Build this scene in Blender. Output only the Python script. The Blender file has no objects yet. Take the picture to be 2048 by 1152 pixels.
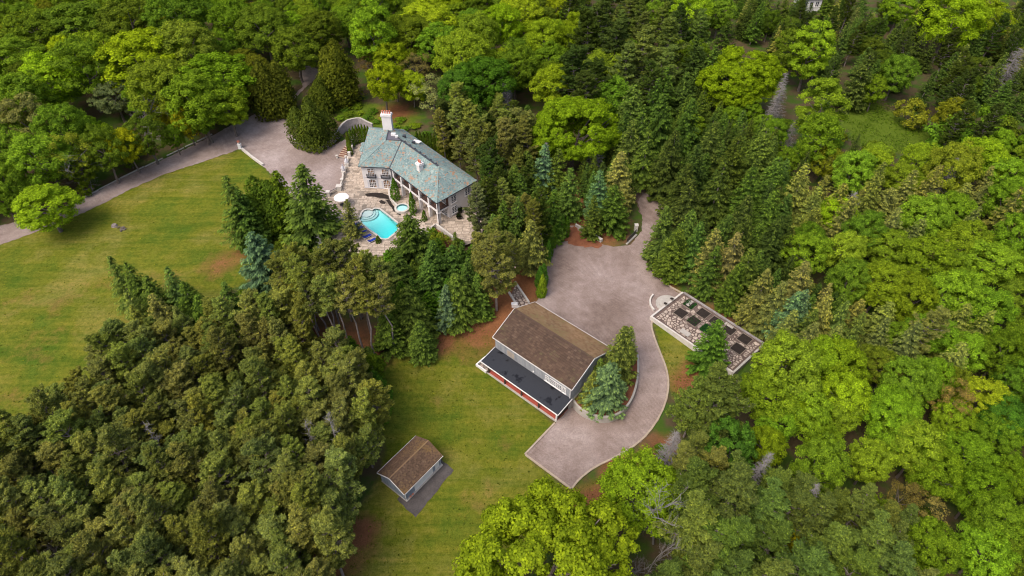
import bpy, bmesh, math, random
import numpy as np
from mathutils import Vector, Matrix, geometry

C = bpy.context
SC = C.scene
COL = SC.collection
R = math.radians

# ------------------------------------------------------------------ camera, world, sun, exposure
CAM_H, PITCH, FPX = 95.0, R(44.0), 1300.0          # focal length in pixels of a 2048 wide picture
cam_d = bpy.data.cameras.new('camera')
cam_d.sensor_width = 36.0
cam_d.lens = 36.0 * FPX / 2048.0
cam_d.clip_start, cam_d.clip_end = 0.5, 9000
cam = bpy.data.objects.new('camera', cam_d)
COL.objects.link(cam)
cam.location = (0, 0, CAM_H)
cam.rotation_euler = (R(90) - PITCH, 0, 0)
SC.camera = cam

SUN_EL, SUN_AZ = R(56), R(228)                      # azimuth clockwise from +Y
w = bpy.data.worlds.new('World'); SC.world = w; w.use_nodes = True
nt = w.node_tree; nt.nodes.clear()
sky = nt.nodes.new('ShaderNodeTexSky'); sky.sky_type = 'NISHITA'; sky.sun_disc = False
sky.sun_elevation, sky.sun_rotation = SUN_EL, SUN_AZ
sky.air_density, sky.dust_density, sky.ozone_density = 1.0, 6.0, 0.6
bg = nt.nodes.new('ShaderNodeBackground'); bg.inputs['Strength'].default_value = 0.15
wo = nt.nodes.new('ShaderNodeOutputWorld')
nt.links.new(sky.outputs[0], bg.inputs[0]); nt.links.new(bg.outputs[0], wo.inputs[0])

sl = bpy.data.lights.new('sun', 'SUN'); sl.energy = 0.8; sl.angle = R(30); sl.color = (1.0, .95, .87)
so = bpy.data.objects.new('sun', sl); COL.objects.link(so)
sd = Vector((math.sin(SUN_AZ) * math.cos(SUN_EL), math.cos(SUN_AZ) * math.cos(SUN_EL), math.sin(SUN_EL)))
so.rotation_euler = sd.to_track_quat('Z', 'Y').to_euler()
so.location = (0, 0, 200)

SC.render.engine = 'CYCLES'
SC.cycles.filter_width = 1.1
SC.cycles.max_bounces = 6; SC.cycles.diffuse_bounces = 4; SC.cycles.glossy_bounces = 2
SC.cycles.transmission_bounces = 3; SC.cycles.transparent_max_bounces = 6
SC.cycles.caustics_reflective = False; SC.cycles.caustics_refractive = False
vs = SC.view_settings
vs.view_transform = 'Standard'; vs.look = 'None'; vs.gamma = 1.0; vs.exposure = 0.72; vs.use_curve_mapping = False

# ------------------------------------------------------------------ picture ray -> place
cp, sp = math.cos(PITCH), math.sin(PITCH)
def ray(px, py):
    x = (px - 1024) / FPX; y = -(py - 576) / FPX
    return (x, cp + y * sp, -sp + y * cp)
def P(px, py, z):
    d = ray(px, py); t = (CAM_H - z) / -d[2]
    return Vector((d[0] * t, d[1] * t, z))
def depth_of(p):
    return p[1] * cp + (CAM_H - p[2]) * sp
def project(p):
    dz = p[2] - CAM_H
    dep = p[1] * cp - dz * sp; up = p[1] * sp + dz * cp
    return 1024 + FPX * p[0] / dep, 576 - FPX * up / dep

# ------------------------------------------------------------------ terrain heights
HC = [(900, 820, 0), (850, 740, .3), (980, 760, 0.0), (1040, 830, 0), (1100, 900, 0), (1150, 930, 0), (1000, 960, 0), (850, 1000, 0), (800, 900, 0),
      (960, 690, .2), (990, 610, 1.4), (940, 600, 1.2), (1050, 560, 2.6), (1080, 540, 3), (1100, 620, 3), (1060, 610, 2.9), (1180, 560, 3), (1230, 600, 3), (1170, 640, 3),
      (1230, 690, 2.9), (1290, 650, 2.8), (1335, 600, 2.7), (1300, 700, 2.4), (1310, 760, 1.5), (1290, 820, .8), (1240, 870, .3), (1180, 870, 0), (1140, 850, 0),
      (1190, 480, 3.2), (1290, 480, 3.4), (1300, 420, 4), (1400, 600, 3), (1500, 700, 2.6), (1400, 705, 2.5), (1345, 672, 2.8), (1380, 800, .8), (1340, 900, .2),
      (650, 310, 2.6), (600, 330, 2.6), (560, 260, 2.8), (680, 280, 2.6), (720, 400, 2.8), (800, 420, 2.8), (850, 350, 2.8), (740, 480, 2.8), (900, 450, 2.8), (760, 300, 2.8),
      (760, 225, 4.2), (700, 225, 4.0), (880, 240, 4), (640, 260, 3.4), (960, 400, 3), (480, 300, 2.5), (420, 330, 2.2), (300, 350, 2), (150, 440, 1.4), (0, 480, 1),
      (300, 480, 1.2), (120, 620, .6), (400, 500, 1.4), (50, 800, .2), (400, 800, 0), (600, 620, 1.2), (560, 480, 2), (700, 600, 1.6), (300, 1050, 0), (700, 1100, 0), (1090, 1080, 0),
      (820, 620, 1), (300, 150, 4), (600, 80, 5), (1000, 150, 5), (1300, 250, 5), (1600, 250, 5), (1800, 250, 5), (1024, -40, 8), (200, -60, 7), (1800, -60, 8),
      (1600, 480, 3.5), (1900, 500, 3.5), (1700, 800, 1), (2000, 850, 1), (1600, 1050, 0), (1300, 1050, 0)]
HW = np.array([[*P(x, y, z)[:2], z] for x, y, z in HC])
def hgrid(X, Y):
    X = np.asarray(X, float); Y = np.asarray(Y, float)
    num = np.zeros_like(X); den = np.zeros_like(X)
    for hx, hy, hz in HW:
        d2 = (X - hx) ** 2 + (Y - hy) ** 2
        k = np.exp(-d2 / (2 * 5.5 ** 2)) + .02 / (1 + d2 / 60) ** 2
        num += k * hz; den += k
    return num / den
def hz(x, y):
    d2 = (HW[:, 0] - x) ** 2 + (HW[:, 1] - y) ** 2
    k = np.exp(-d2 / (2 * 5.5 ** 2)) + .02 / (1 + d2 / 60) ** 2
    return float((k * HW[:, 2]).sum() / k.sum())
def G(px, py, up=0.0):
    z = 1.5
    for _ in range(6):
        p = P(px, py, z + up); z = hz(p.x, p.y)
    return Vector((p.x, p.y, z + up))
def PX(pts):
    return [G(*q) for q in pts]

# ------------------------------------------------------------------ objects
def tag(o, label=None, cat=None, group=None, kind=None):
    if label: o['label'] = label
    if cat: o['category'] = cat
    if group: o['group'] = group
    if kind: o['kind'] = kind
    return o
def empty(name, loc=(0, 0, 0), label=None, cat=None, group=None, rz=0):
    o = bpy.data.objects.new(name, None); COL.objects.link(o)
    o.location = loc; o.rotation_euler = (0, 0, rz); o.empty_display_size = .3
    return tag(o, label, cat, group)
def link(name, me, parent=None, mat=None):
    o = bpy.data.objects.new(name, me); COL.objects.link(o)
    if parent is not None: o.parent = parent
    if mat and not me.materials: me.materials.append(mat)
    return o
class MB:
    """collects faces, world coordinates or local to a thing"""
    def __init__(s): s.v = []; s.f = []
    def poly(s, pts):
        n = len(s.v); s.v += [tuple(p) for p in pts]; s.f.append(tuple(range(n, n + len(pts)))); return s
    def hexa(s, b, t):
        n = len(s.v); s.v += [tuple(p) for p in b] + [tuple(p) for p in t]; k = len(b)
        s.f.append(tuple(n + i for i in reversed(range(k)))); s.f.append(tuple(n + k + i for i in range(k)))
        for i in range(k):
            j = (i + 1) % k; s.f.append((n + i, n + j, n + k + j, n + k + i))
        return s
    def box(s, x0, x1, y0, y1, z0, z1, F=None):
        F = F or (lambda x, y, z: (x, y, z))
        return s.hexa([F(x0, y0, z0), F(x1, y0, z0), F(x1, y1, z0), F(x0, y1, z0)], [F(x0, y0, z1), F(x1, y0, z1), F(x1, y1, z1), F(x0, y1, z1)])
    def bar(s, a, b, wd, ht, up=(0, 0, 1)):
        a = Vector(a); b = Vector(b); d = (b - a).normalized(); r = d.cross(Vector(up))
        if r.length < 1e-4: r = d.cross(Vector((0, 1, 0)))
        r.normalize(); u = r.cross(d); r = r * wd / 2; u = u * ht / 2
        return s.hexa([a - r - u, a + r - u, a + r + u, a - r + u], [b - r - u, b + r - u, b + r + u, b - r + u])
    def tube(s, pts, rad, n=6, cap=True):
        k0 = len(s.v); m = len(pts)
        pts = [Vector(p) for p in pts]
        for i, p in enumerate(pts):
            d = (pts[min(i + 1, m - 1)] - pts[max(i - 1, 0)])
            if d.length < 1e-6: d = Vector((0, 0, 1))
            d.normalize()
            a = d.cross(Vector((0.31, .95, .05)));
            if a.length < 1e-3: a = d.cross(Vector((1, 0, 0)))
            a.normalize(); b = d.cross(a)
            r = rad[i] if hasattr(rad, '__len__') else rad
            for k in range(n):
                t = 2 * math.pi * k / n; s.v.append(tuple(p + a * (math.cos(t) * r) + b * (math.sin(t) * r)))
        for i in range(m - 1):
            for k in range(n):
                l = (k + 1) % n
                s.f.append((k0 + i * n + k, k0 + i * n + l, k0 + (i + 1) * n + l, k0 + (i + 1) * n + k))
        if cap:
            s.f.append(tuple(k0 + k for k in reversed(range(n)))); s.f.append(tuple(k0 + (m - 1) * n + k for k in range(n)))
        return s
    def lathe(s, prof, c=(0, 0, 0), n=16):
        k0 = len(s.v)
        for r, z in prof:
            for k in range(n):
                t = 2 * math.pi * k / n; s.v.append((c[0] + r * math.cos(t), c[1] + r * math.sin(t), c[2] + z))
        for i in range(len(prof) - 1):
            for k in range(n):
                l = (k + 1) % n; s.f.append((k0 + i * n + k, k0 + i * n + l, k0 + (i + 1) * n + l, k0 + (i + 1) * n + k))
        s.f.append(tuple(k0 + k for k in reversed(range(n)))); s.f.append(tuple(k0 + (len(prof) - 1) * n + k for k in range(n)))
        return s
    def mesh(s, name, origin=None, smooth=False):
        me = bpy.data.meshes.new(name)
        v = s.v if origin is None else [(a - origin[0], b - origin[1], c - origin[2]) for a, b, c in s.v]
        me.from_pydata(v, [], s.f); me.update()
        bm = bmesh.new(); bm.from_mesh(me); bmesh.ops.recalc_face_normals(bm, faces=bm.faces); bm.to_mesh(me); bm.free()
        if smooth:
            me.polygons.foreach_set('use_smooth', [True] * len(me.polygons))
        return me
    def build(s, name, mat, parent=None, smooth=False, **kw):
        org = parent.location if parent is not None and parent.type == 'EMPTY' else (parent['org'] if parent is not None and 'org' in parent else None)
        o = link(name, s.mesh(name, org, smooth), parent, mat)
        return tag(o, **kw)
# every thing built in world coordinates keeps its Empty at its base with no rotation; sub-parts are local to the same base
def sub(name, mb, mat, part, thing, smooth=False, **kw):
    o = link(name, mb.mesh(name, thing.location, smooth), part, mat)
    return tag(o, **kw)

# ------------------------------------------------------------------ materials
def nodes(name, rough=.8, spec=.3):
    m = bpy.data.materials.new(name); m.use_nodes = True
    t = m.node_tree; b = t.nodes['Principled BSDF']
    b.inputs['Roughness'].default_value = rough; b.inputs['Specular IOR Level'].default_value = spec
    return m, t, b
def N(t, typ, **kw):
    n = t.nodes.new(typ)
    for k, v in kw.items():
        if k in n.inputs: n.inputs[k].default_value = v
        else: setattr(n, k, v)
    return n
def L(t, a, b): t.links.new(a, b)
def coords(t, mode='world'):
    if mode == 'world': return N(t, 'ShaderNodeNewGeometry').outputs['Position']
    return N(t, 'ShaderNodeTexCoord').outputs['Object']
def noise(t, vec, scale, detail=4, rough=.55):
    n = N(t, 'ShaderNodeTexNoise'); n.inputs['Scale'].default_value = scale; n.inputs['Detail'].default_value = detail
    n.inputs['Roughness'].default_value = rough; L(t, vec, n.inputs['Vector']); return n.outputs['Fac']
def ramp(t, fac, stops):
    r = N(t, 'ShaderNodeValToRGB'); e = r.color_ramp.elements
    while len(e) < len(stops): e.new(.5)
    for k, (p, c) in enumerate(stops):
        e[k].position = p; e[k].color = (*c, 1) if len(c) == 3 else c
    L(t, fac, r.inputs[0]); return r.outputs[0]
def mix(t, fac, a, b, mode='MIX'):
    m = N(t, 'ShaderNodeMix', data_type='RGBA', blend_type=mode)
    for sock, v in ((m.inputs[0], fac), (m.inputs[6], a), (m.inputs[7], b)):
        if isinstance(v, (int, float)): sock.default_value = v
        elif isinstance(v, tuple): sock.default_value = (*v, 1)
        else: L(t, v, sock)
    return m.outputs[2]
def math_(t, op, a, b=0.0):
    m = N(t, 'ShaderNodeMath', operation=op)
    for i, v in enumerate((a, b)):
        if isinstance(v, (int, float)): m.inputs[i].default_value = v
        else: L(t, v, m.inputs[i])
    return m.outputs[0]
def bump(t, b, h, strength=.3, dist=.05):
    n = N(t, 'ShaderNodeBump'); n.inputs['Strength'].default_value = strength; n.inputs['Distance'].default_value = dist
    L(t, h, n.inputs['Height']); L(t, n.outputs[0], b.inputs['Normal'])
def simple(name, c1, c2, scale=2.0, rough=.8, island=0.0, bmp=.2, spec=.3, mode='world', metal=0):
    """two tones of the same stuff broken by noise; island > 0 varies piece by piece"""
    m, t, b = nodes(name, rough, spec); v = coords(t, mode)
    n = noise(t, v, scale, 5); n2 = noise(t, v, scale * 7, 3)
    f = math_(t, 'ADD', math_(t, 'MULTIPLY', n, .65), math_(t, 'MULTIPLY', n2, .35))
    if island:
        g = N(t, 'ShaderNodeNewGeometry').outputs['Random Per Island']
        f = math_(t, 'ADD', math_(t, 'MULTIPLY', f, 1 - island), math_(t, 'MULTIPLY', g, island))
    L(t, ramp(t, f, [(.3, c1), (.7, c2)]), b.inputs['Base Color'])
    b.inputs['Metallic'].default_value = metal
    if bmp: bump(t, b, n2, bmp, .02)
    return m
def objvar(name, c1, c2, c3, scale=3.0, rough=.9):
    """stones: tone picked per object, grain on top"""
    m, t, b = nodes(name, rough, .2); v = coords(t)
    r = N(t, 'ShaderNodeObjectInfo').outputs['Random']
    base = ramp(t, r, [(0, c1), (.5, c2), (1, c3)])
    n = noise(t, v, scale, 6, .65)
    L(t, mix(t, 1.0, base, ramp(t, n, [(.3, (.62, .6, .58)), (.65, (1.12, 1.1, 1.08))]), 'MULTIPLY'), b.inputs['Base Color'])
    bump(t, b, n, .3, .03); return m
M = {}
M['white'] = simple('white_paint', (.66, .65, .65), (.76, .75, .74), 1.2, .6)
M['stucco'] = simple('pale_stucco', (.60, .57, .57), (.70, .67, .66), .6, .9)
M['stucco_grey'] = simple('grey_trim', (.50, .50, .54), (.58, .58, .62), .6, .85)
M['concrete'] = simple('concrete', (.29, .27, .245), (.43, .405, .37), 1.3, .9)
M['pale_stone'] = simple('pale_stone', (.42, .39, .355), (.58, .55, .51), 1.5, .9)
M['old_wall'] = simple('weathered_wall', (.17, .155, .16), (.36, .335, .33), .9, .95)
M['dark_iron'] = simple('dark_iron', (.02, .02, .025), (.05, .05, .055), 3, .5)
M['gutter'] = simple('dark_gutter', (.03, .035, .045), (.06, .065, .075), 2, .5)
M['flat_roof'] = simple('dark_bitumen', (.085, .08, .10), (.13, .125, .15), 1, .7)
M['brown_wall'] = simple('brown_wall', (.13, .06, .045), (.20, .10, .075), 1, .8)
M['terracotta'] = simple('terracotta', (.42, .13, .08), (.6, .24, .17), 4, .8)
M['timber'] = simple('pale_timber', (.28, .225, .17), (.41, .34, .265), 1.4, .9)
M['soil'] = simple('dark_soil', (.012, .009, .008), (.035, .026, .022), 2.2, 1, bmp=.6)
M['bed_edge'] = simple('weathered_bed_edge', (.13, .105, .085), (.24, .20, .165), 2, .9)
M['mulch'] = simple('rust_needle_mulch', (.11, .038, .018), (.24, .095, .048), .55, 1, bmp=.5)
M['joint'] = simple('stone_joint', (.075, .052, .045), (.15, .11, .095), 1.2, 1)
M['terrace_joint'] = simple('terrace_joint', (.14, .118, .095), (.28, .236, .195), .5, 1)
M['red_floor'] = simple('red_painted_floor', (.30, .058, .04), (.38, .09, .066), .8, .6)
M['dark_wood'] = simple('dark_wood', (.035, .025, .022), (.07, .05, .042), 2, .7)
M['brown_floor'] = simple('brown_deck', (.12, .06, .045), (.2, .105, .08), 1, .7)
M['board'] = simple('grey_boards', (.22, .235, .26), (.36, .37, .39), .8, .85, island=.35)
M['board_blue'] = simple('grey_blue_boards', (.20, .23, .28), (.30, .335, .39), .8, .85, island=.35)
M['asphalt'] = simple('worn_asphalt', (.050, .043, .042), (.105, .093, .088), .7, .95)
M['blue'] = simple('blue_cushion', (.008, .025, .22), (.014, .04, .34), 3, .7)
M['canvas'] = simple('white_canvas', (.75, .70, .68), (.84, .79, .77), 1, .9)
M['sand'] = simple('tan_cushion', (.5, .4, .27), (.62, .5, .36), 2, .8)
M['bark'] = simple('bark', (.075, .06, .052), (.18, .15, .13), 2, .95, mode='obj')
M['pine_bark'] = simple('pine_bark', (.15, .12, .11), (.31, .26, .245), 1.5, .95, mode='obj')
M['dead_wood'] = simple('dead_grey_wood', (.15, .138, .132), (.29, .27, .262), 1.5, .95, mode='obj')
M['globe'], _t, _b = nodes('lit_globe', .3)
_b.inputs['Base Color'].default_value = (.9, .7, .6, 1); _b.inputs['Emission Color'].default_value = (1, .66, .5, 1); _b.inputs['Emission Strength'].default_value = .7
M['flag'] = objvar('garden_flagstone', (.35, .292, .248), (.48, .408, .35), (.25, .212, .186), 2.5)
M['slab'] = objvar('terrace_slab', (.38, .315, .255), (.50, .425, .355), (.27, .225, .18), 1.6)
M['tread'] = simple('tan_tread', (.42, .33, .23), (.58, .47, .35), 2, .9)
M['porch_roof'], _t, _b = nodes('black_membrane', .42, .4)
_v = coords(_t); _n = noise(_t, _v, .55, 4, .6); _n2 = noise(_t, _v, 6, 3)
L(_t, mix(_t, ramp(_t, _n, [(.585, (0, 0, 0)), (.60, (1, 1, 1))]), mix(_t, _n2, (.012, .014, .020), (.021, .024, .032)), (.003, .003, .005)), _b.inputs['Base Color'])
L(_t, ramp(_t, _n, [(.585, (.55, .55, .55)), (.60, (.35, .35, .35))]), _b.inputs['Roughness'])

def roofing(name, c, rust, patch, rough=.75, rs=.45, thr=(.60, .68)):
    m, t, b = nodes(name, rough, .25); v = coords(t)
    isl = N(t, 'ShaderNodeNewGeometry').outputs['Random Per Island']
    base = ramp(t, isl, [(0, c[0]), (.45, c[1]), (.9, c[2]), (1, c[3])])
    big = noise(t, v, .22, 4, .6)
    base = mix(t, 1, base, ramp(t, big, [(.3, (.80, .82, .84)), (.7, (1.12, 1.1, 1.06))]), 'MULTIPLY')
    n = noise(t, v, rs, 5, .7)
    f = math_(t, 'ADD', n, math_(t, 'MULTIPLY', math_(t, 'SUBTRACT', isl, .5), patch))
    L(t, mix(t, ramp(t, f, [(thr[0], (0, 0, 0)), (thr[1], (.85, .85, .85))]), base, rust), b.inputs['Base Color'])
    bump(t, b, noise(t, v, 9, 3), .25, .02); return m
M['slate'] = roofing('green_slate', [(.13, .195, .20), (.185, .262, .258), (.24, .315, .303), (.33, .375, .35)], (.33, .17, .09), .30, .75, .8, (.60, .66))
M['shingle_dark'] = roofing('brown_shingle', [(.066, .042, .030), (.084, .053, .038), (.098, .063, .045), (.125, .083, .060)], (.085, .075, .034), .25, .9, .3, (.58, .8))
M['shingle_tan'] = roofing('tan_mossy_skylit_shingle', [(.16, .098, .052), (.20, .125, .068), (.235, .15, .085), (.27, .18, .11)], (.15, .12, .05), .3, .9, .25, (.5, .75))  # paler than the lawn slope: moss plus sky light put into the colour
M['shingle_rust'] = roofing('rusty_shingle', [(.080, .050, .032), (.108, .067, .044), (.132, .084, .056), (.16, .105, .072)], (.18, .11, .03), .2, .9, .25, (.5, .8))

def pane_mat():
    m, t, b = nodes('window_pane', .12, .6); v = coords(t)
    r = N(t, 'ShaderNodeObjectInfo').outputs['Random']
    n = noise(t, v, 1.1, 2)
    f = math_(t, 'ADD', n, math_(t, 'MULTIPLY', math_(t, 'SUBTRACT', r, .5), .3))
    L(t, ramp(t, f, [(.36, (.035, .035, .05)), (.52, (.16, .075, .035)), (.64, (.36, .18, .06))]), b.inputs['Base Color']); return m
M['pane'] = pane_mat()
M['dark_pane'] = simple('dark_pane', (.03, .035, .05), (.08, .085, .11), .8, .12, spec=.6, bmp=0)

def gravel(name, c1, c2, c3, rake):
    m, t, b = nodes(name, .95, .15); v = coords(t)
    ns = N(t, 'ShaderNodeTexNoise'); ns.inputs['Scale'].default_value = .045; ns.inputs['Detail'].default_value = 0.0; L(t, v, ns.inputs['Vector'])
    vm = N(t, 'ShaderNodeVectorMath', operation='MULTIPLY_ADD'); L(t, ns.outputs['Color'], vm.inputs[0])
    vm.inputs[1].default_value = (30, 30, 0); L(t, v, vm.inputs[2])
    wv = N(t, 'ShaderNodeTexWave', wave_type='BANDS', bands_direction='DIAGONAL'); wv.inputs['Scale'].default_value = .40
    wv.inputs['Distortion'].default_value = .5; wv.inputs['Detail'].default_value = 2; wv.inputs['Detail Scale'].default_value = .6
    L(t, vm.outputs[0], wv.inputs['Vector'])
    big = noise(t, v, .09, 5, .6); fine = noise(t, v, 5.5, 4, .7); mid = noise(t, v, .7, 4, .6)
    col = ramp(t, big, [(.33, c1), (.5, c2), (.68, c3)])
    col = mix(t, 1, col, ramp(t, fine, [(.25, (.66, .66, .66)), (.75, (1.3, 1.3, 1.3))]), 'MULTIPLY')
    col = mix(t, 1, col, ramp(t, mid, [(.3, (.86, .84, .82)), (.7, (1.1, 1.1, 1.1))]), 'MULTIPLY')
    lines = ramp(t, wv.outputs['Fac'], [(.2, (.88, .875, .87)), (.8, (1.12, 1.12, 1.13))])
    col = mix(t, math_(t, 'MULTIPLY', ramp(t, noise(t, v, .11, 3), [(.36, (0, 0, 0)), (.62, (1, 1, 1))]), rake * 1.6), col, mix(t, 1, col, lines, 'MULTIPLY'))
    L(t, col, b.inputs['Base Color'])
    bump(t, b, math_(t, 'ADD', fine, math_(t, 'MULTIPLY', wv.outputs['Fac'], rake)), .5, .05); return m
M['gravel'] = gravel('raked_gravel', (.168, .126, .108), (.245, .192, .174), (.325, .268, .252), .26)
M['gravel2'] = gravel('drive_gravel', (.20, .155, .137), (.27, .217, .20), (.34, .285, .272), .2)
M['track'] = gravel('forest_track', (.10, .065, .05), (.16, .115, .095), (.22, .165, .14), .2)

def foliage(name='foliage', trans=.42):
    m = bpy.data.materials.new(name); m.use_nodes = True; t = m.node_tree; t.nodes.clear()
    out = N(t, 'ShaderNodeOutputMaterial')
    oi = N(t, 'ShaderNodeObjectInfo'); at = N(t, 'ShaderNodeAttribute', attribute_name='tip')
    isl = N(t, 'ShaderNodeNewGeometry').outputs['Random Per Island']
    base = oi.outputs['Color']
    pale_tone = mix(t, 1, base, (1.62, 1.55, 1.2), 'MULTIPLY')
    dark_tone = mix(t, 1, base, (.72, .76, .85), 'MULTIPLY')  # darker tone: inner needles and, as painted shade, undersides of broadleaf clumps
    col = mix(t, at.outputs['Fac'], dark_tone, pale_tone)
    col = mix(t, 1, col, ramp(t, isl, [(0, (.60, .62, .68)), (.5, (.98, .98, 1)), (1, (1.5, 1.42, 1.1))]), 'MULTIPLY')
    d = N(t, 'ShaderNodeBsdfDiffuse'); tr = N(t, 'ShaderNodeBsdfTranslucent'); ms = N(t, 'ShaderNodeMixShader')
    L(t, col, d.inputs[0]); L(t, mix(t, 1, col, (1.15, 1.1, .55), 'MULTIPLY'), tr.inputs[0]); ms.inputs[0].default_value = trans
    L(t, d.outputs[0], ms.inputs[1]); L(t, tr.outputs[0], ms.inputs[2]); L(t, ms.outputs[0], out.inputs[0]); return m
M['leaf'] = foliage()

def ground_mat():
    m, t, b = nodes('ground', 1.0, .1); v = coords(t)
    a = N(t, 'ShaderNodeAttribute', attribute_name='zone')
    sep = N(t, 'ShaderNodeSeparateColor'); L(t, a.outputs['Color'], sep.inputs[0])
    n1 = noise(t, v, .35, 6, .7); n4 = noise(t, v, 1.4, 5, .7); n2 = noise(t, v, 4.5, 4, .7); n3 = noise(t, v, .07, 4, .6)
    # mown streaks run along the lawn
    mp = N(t, 'ShaderNodeMapping'); mp.inputs['Rotation'].default_value = (0, 0, R(-38)); mp.inputs['Scale'].default_value = (.05, .75, 1)
    L(t, v, mp.inputs['Vector']); st = noise(t, mp.outputs[0], 1.0, 3, .6)
    g = ramp(t, math_(t, 'ADD', math_(t, 'MULTIPLY', n3, .75), math_(t, 'MULTIPLY', n1, .25)), [(.36, (.066, .104, .010)), (.50, (.116, .125, .013)), (.64, (.165, .150, .034))])
    g = mix(t, 1, g, ramp(t, st, [(.33, (.72, .86, .7)), (.67, (1.22, 1.13, 1.15))]), 'MULTIPLY')
    g = mix(t, 1, g, ramp(t, n2, [(.28, (.68, .72, .68)), (.72, (1.3, 1.26, 1.26))]), 'MULTIPLY')
    g = mix(t, 1, g, ramp(t, n4, [(.3, (.74, .80, .72)), (.7, (1.25, 1.2, 1.25))]), 'MULTIPLY')
    lit = mix(t, n1, (.11, .045, .018), (.25, .115, .055))
    lit = mix(t, 1, lit, ramp(t, n2, [(.25, (.6, .6, .6)), (.75, (1.4, 1.35, 1.3))]), 'MULTIPLY')
    floor = mix(t, n1, (.050, .044, .020), (.11, .078, .044))
    floor = mix(t, ramp(t, noise(t, v, .22, 4), [(.45, (0, 0, 0)), (.6, (1, 1, 1))]), floor, (.045, .085, .012))
    md = mix(t, n4, (.045, .085, .007), (.12, .165, .016))
    md = mix(t, 1, md, ramp(t, n2, [(.25, (.6, .66, .6)), (.75, (1.35, 1.3, 1.3))]), 'MULTIPLY')
    def edge(ch): return ramp(t, math_(t, 'ADD', ch, math_(t, 'MULTIPLY', math_(t, 'SUBTRACT', n1, .5), .9)), [(.35, (0, 0, 0)), (.65, (1, 1, 1))])
    c = mix(t, edge(sep.outputs[0]), floor, g)
    c = mix(t, edge(sep.outputs[2]), c, md)
    c = mix(t, ramp(t, math_(t, 'ADD', sep.outputs[1], math_(t, 'MULTIPLY', math_(t, 'SUBTRACT', n1, .5), .9)), [(.2, (0, 0, 0)), (.8, (1, 1, 1))]), c, lit)
    L(t, c, b.inputs['Base Color']); bump(t, b, math_(t, 'ADD', n2, n1), .5, .12); return m
M['ground'] = ground_mat()

def water_mat():
    m = bpy.data.materials.new('pool_water'); m.use_nodes = True; t = m.node_tree; t.nodes.clear()
    out = N(t, 'ShaderNodeOutputMaterial'); fr = N(t, 'ShaderNodeFresnel'); fr.inputs[0].default_value = 1.33
    tp = N(t, 'ShaderNodeBsdfTransparent'); tp.inputs[0].default_value = (.97, 1, 1, 1)
    gl = N(t, 'ShaderNodeBsdfGlossy'); gl.inputs['Roughness'].default_value = .04
    bp = N(t, 'ShaderNodeBump'); bp.inputs['Strength'].default_value = .25; bp.inputs['Distance'].default_value = .05
    L(t, noise(t, coords(t), 2.2, 3), bp.inputs['Height']); L(t, bp.outputs[0], gl.inputs['Normal']); L(t, bp.outputs[0], fr.inputs['Normal'])
    ms = N(t, 'ShaderNodeMixShader'); L(t, fr.outputs[0], ms.inputs[0]); L(t, tp.outputs[0], ms.inputs[1]); L(t, gl.outputs[0], ms.inputs[2]); L(t, ms.outputs[0], out.inputs[0])
    va = N(t, 'ShaderNodeVolumeAbsorption'); va.inputs['Color'].default_value = (.02, .95, .97, 1); va.inputs['Density'].default_value = .55; L(t, va.outputs[0], out.inputs['Volume']); return m
M['water'] = water_mat()
M['plaster'] = simple('pool_plaster', (.70, .84, .84), (.80, .90, .90), .5, .8)
M['tile'] = simple('dark_pool_tile', (.02, .10, .13), (.05, .18, .2), 3, .3)
# ------------------------------------------------------------------ polygons on the ground
def sdist(X, Y, poly):
    """signed distance, inside positive"""
    d = np.full(X.shape, 1e9); ins = np.zeros(X.shape, bool); n = len(poly)
    for i in range(n):
        ax, ay = poly[i][0], poly[i][1]; bx, by = poly[(i + 1) % n][0], poly[(i + 1) % n][1]
        ex, ey = bx - ax, by - ay; l2 = ex * ex + ey * ey + 1e-9
        t = np.clip(((X - ax) * ex + (Y - ay) * ey) / l2, 0, 1)
        d = np.minimum(d, np.hypot(X - ax - t * ex, Y - ay - t * ey))
        c = (ay > Y) != (by > Y)
        with np.errstate(divide='ignore', invalid='ignore'):
            ins ^= c & (X < ex * (Y - ay) / (by - ay if by != ay else 1e-9) + ax)
    return np.where(ins, d, -d)
def inside(p, poly):
    x, y = p[0], p[1]; r = False; n = len(poly); j = n - 1
    for i in range(n):
        if (poly[i][1] > y) != (poly[j][1] > y) and x < (poly[j][0] - poly[i][0]) * (y - poly[i][1]) / (poly[j][1] - poly[i][1]) + poly[i][0]: r = not r
        j = i
    return r
def smooth_line(pts, it=2, closed=False):
    pts = [Vector(p) for p in pts]
    for _ in range(it):
        q = []
        m = len(pts)
        if not closed: q.append(pts[0])
        for i in range(m if closed else m - 1):
            a, b = pts[i], pts[(i + 1) % m]; q += [a * .75 + b * .25, a * .25 + b * .75]
        if not closed: q.append(pts[-1])
        pts = q
    return pts
def resample(pts, step):
    out = [Vector(pts[0])]; 
    for a, b in zip(pts, pts[1:]):
        a = Vector(a); b = Vector(b); k = max(1, int((b - a).length / step))
        out += [a.lerp(b, (i + 1) / k) for i in range(k)]
    return out

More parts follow.
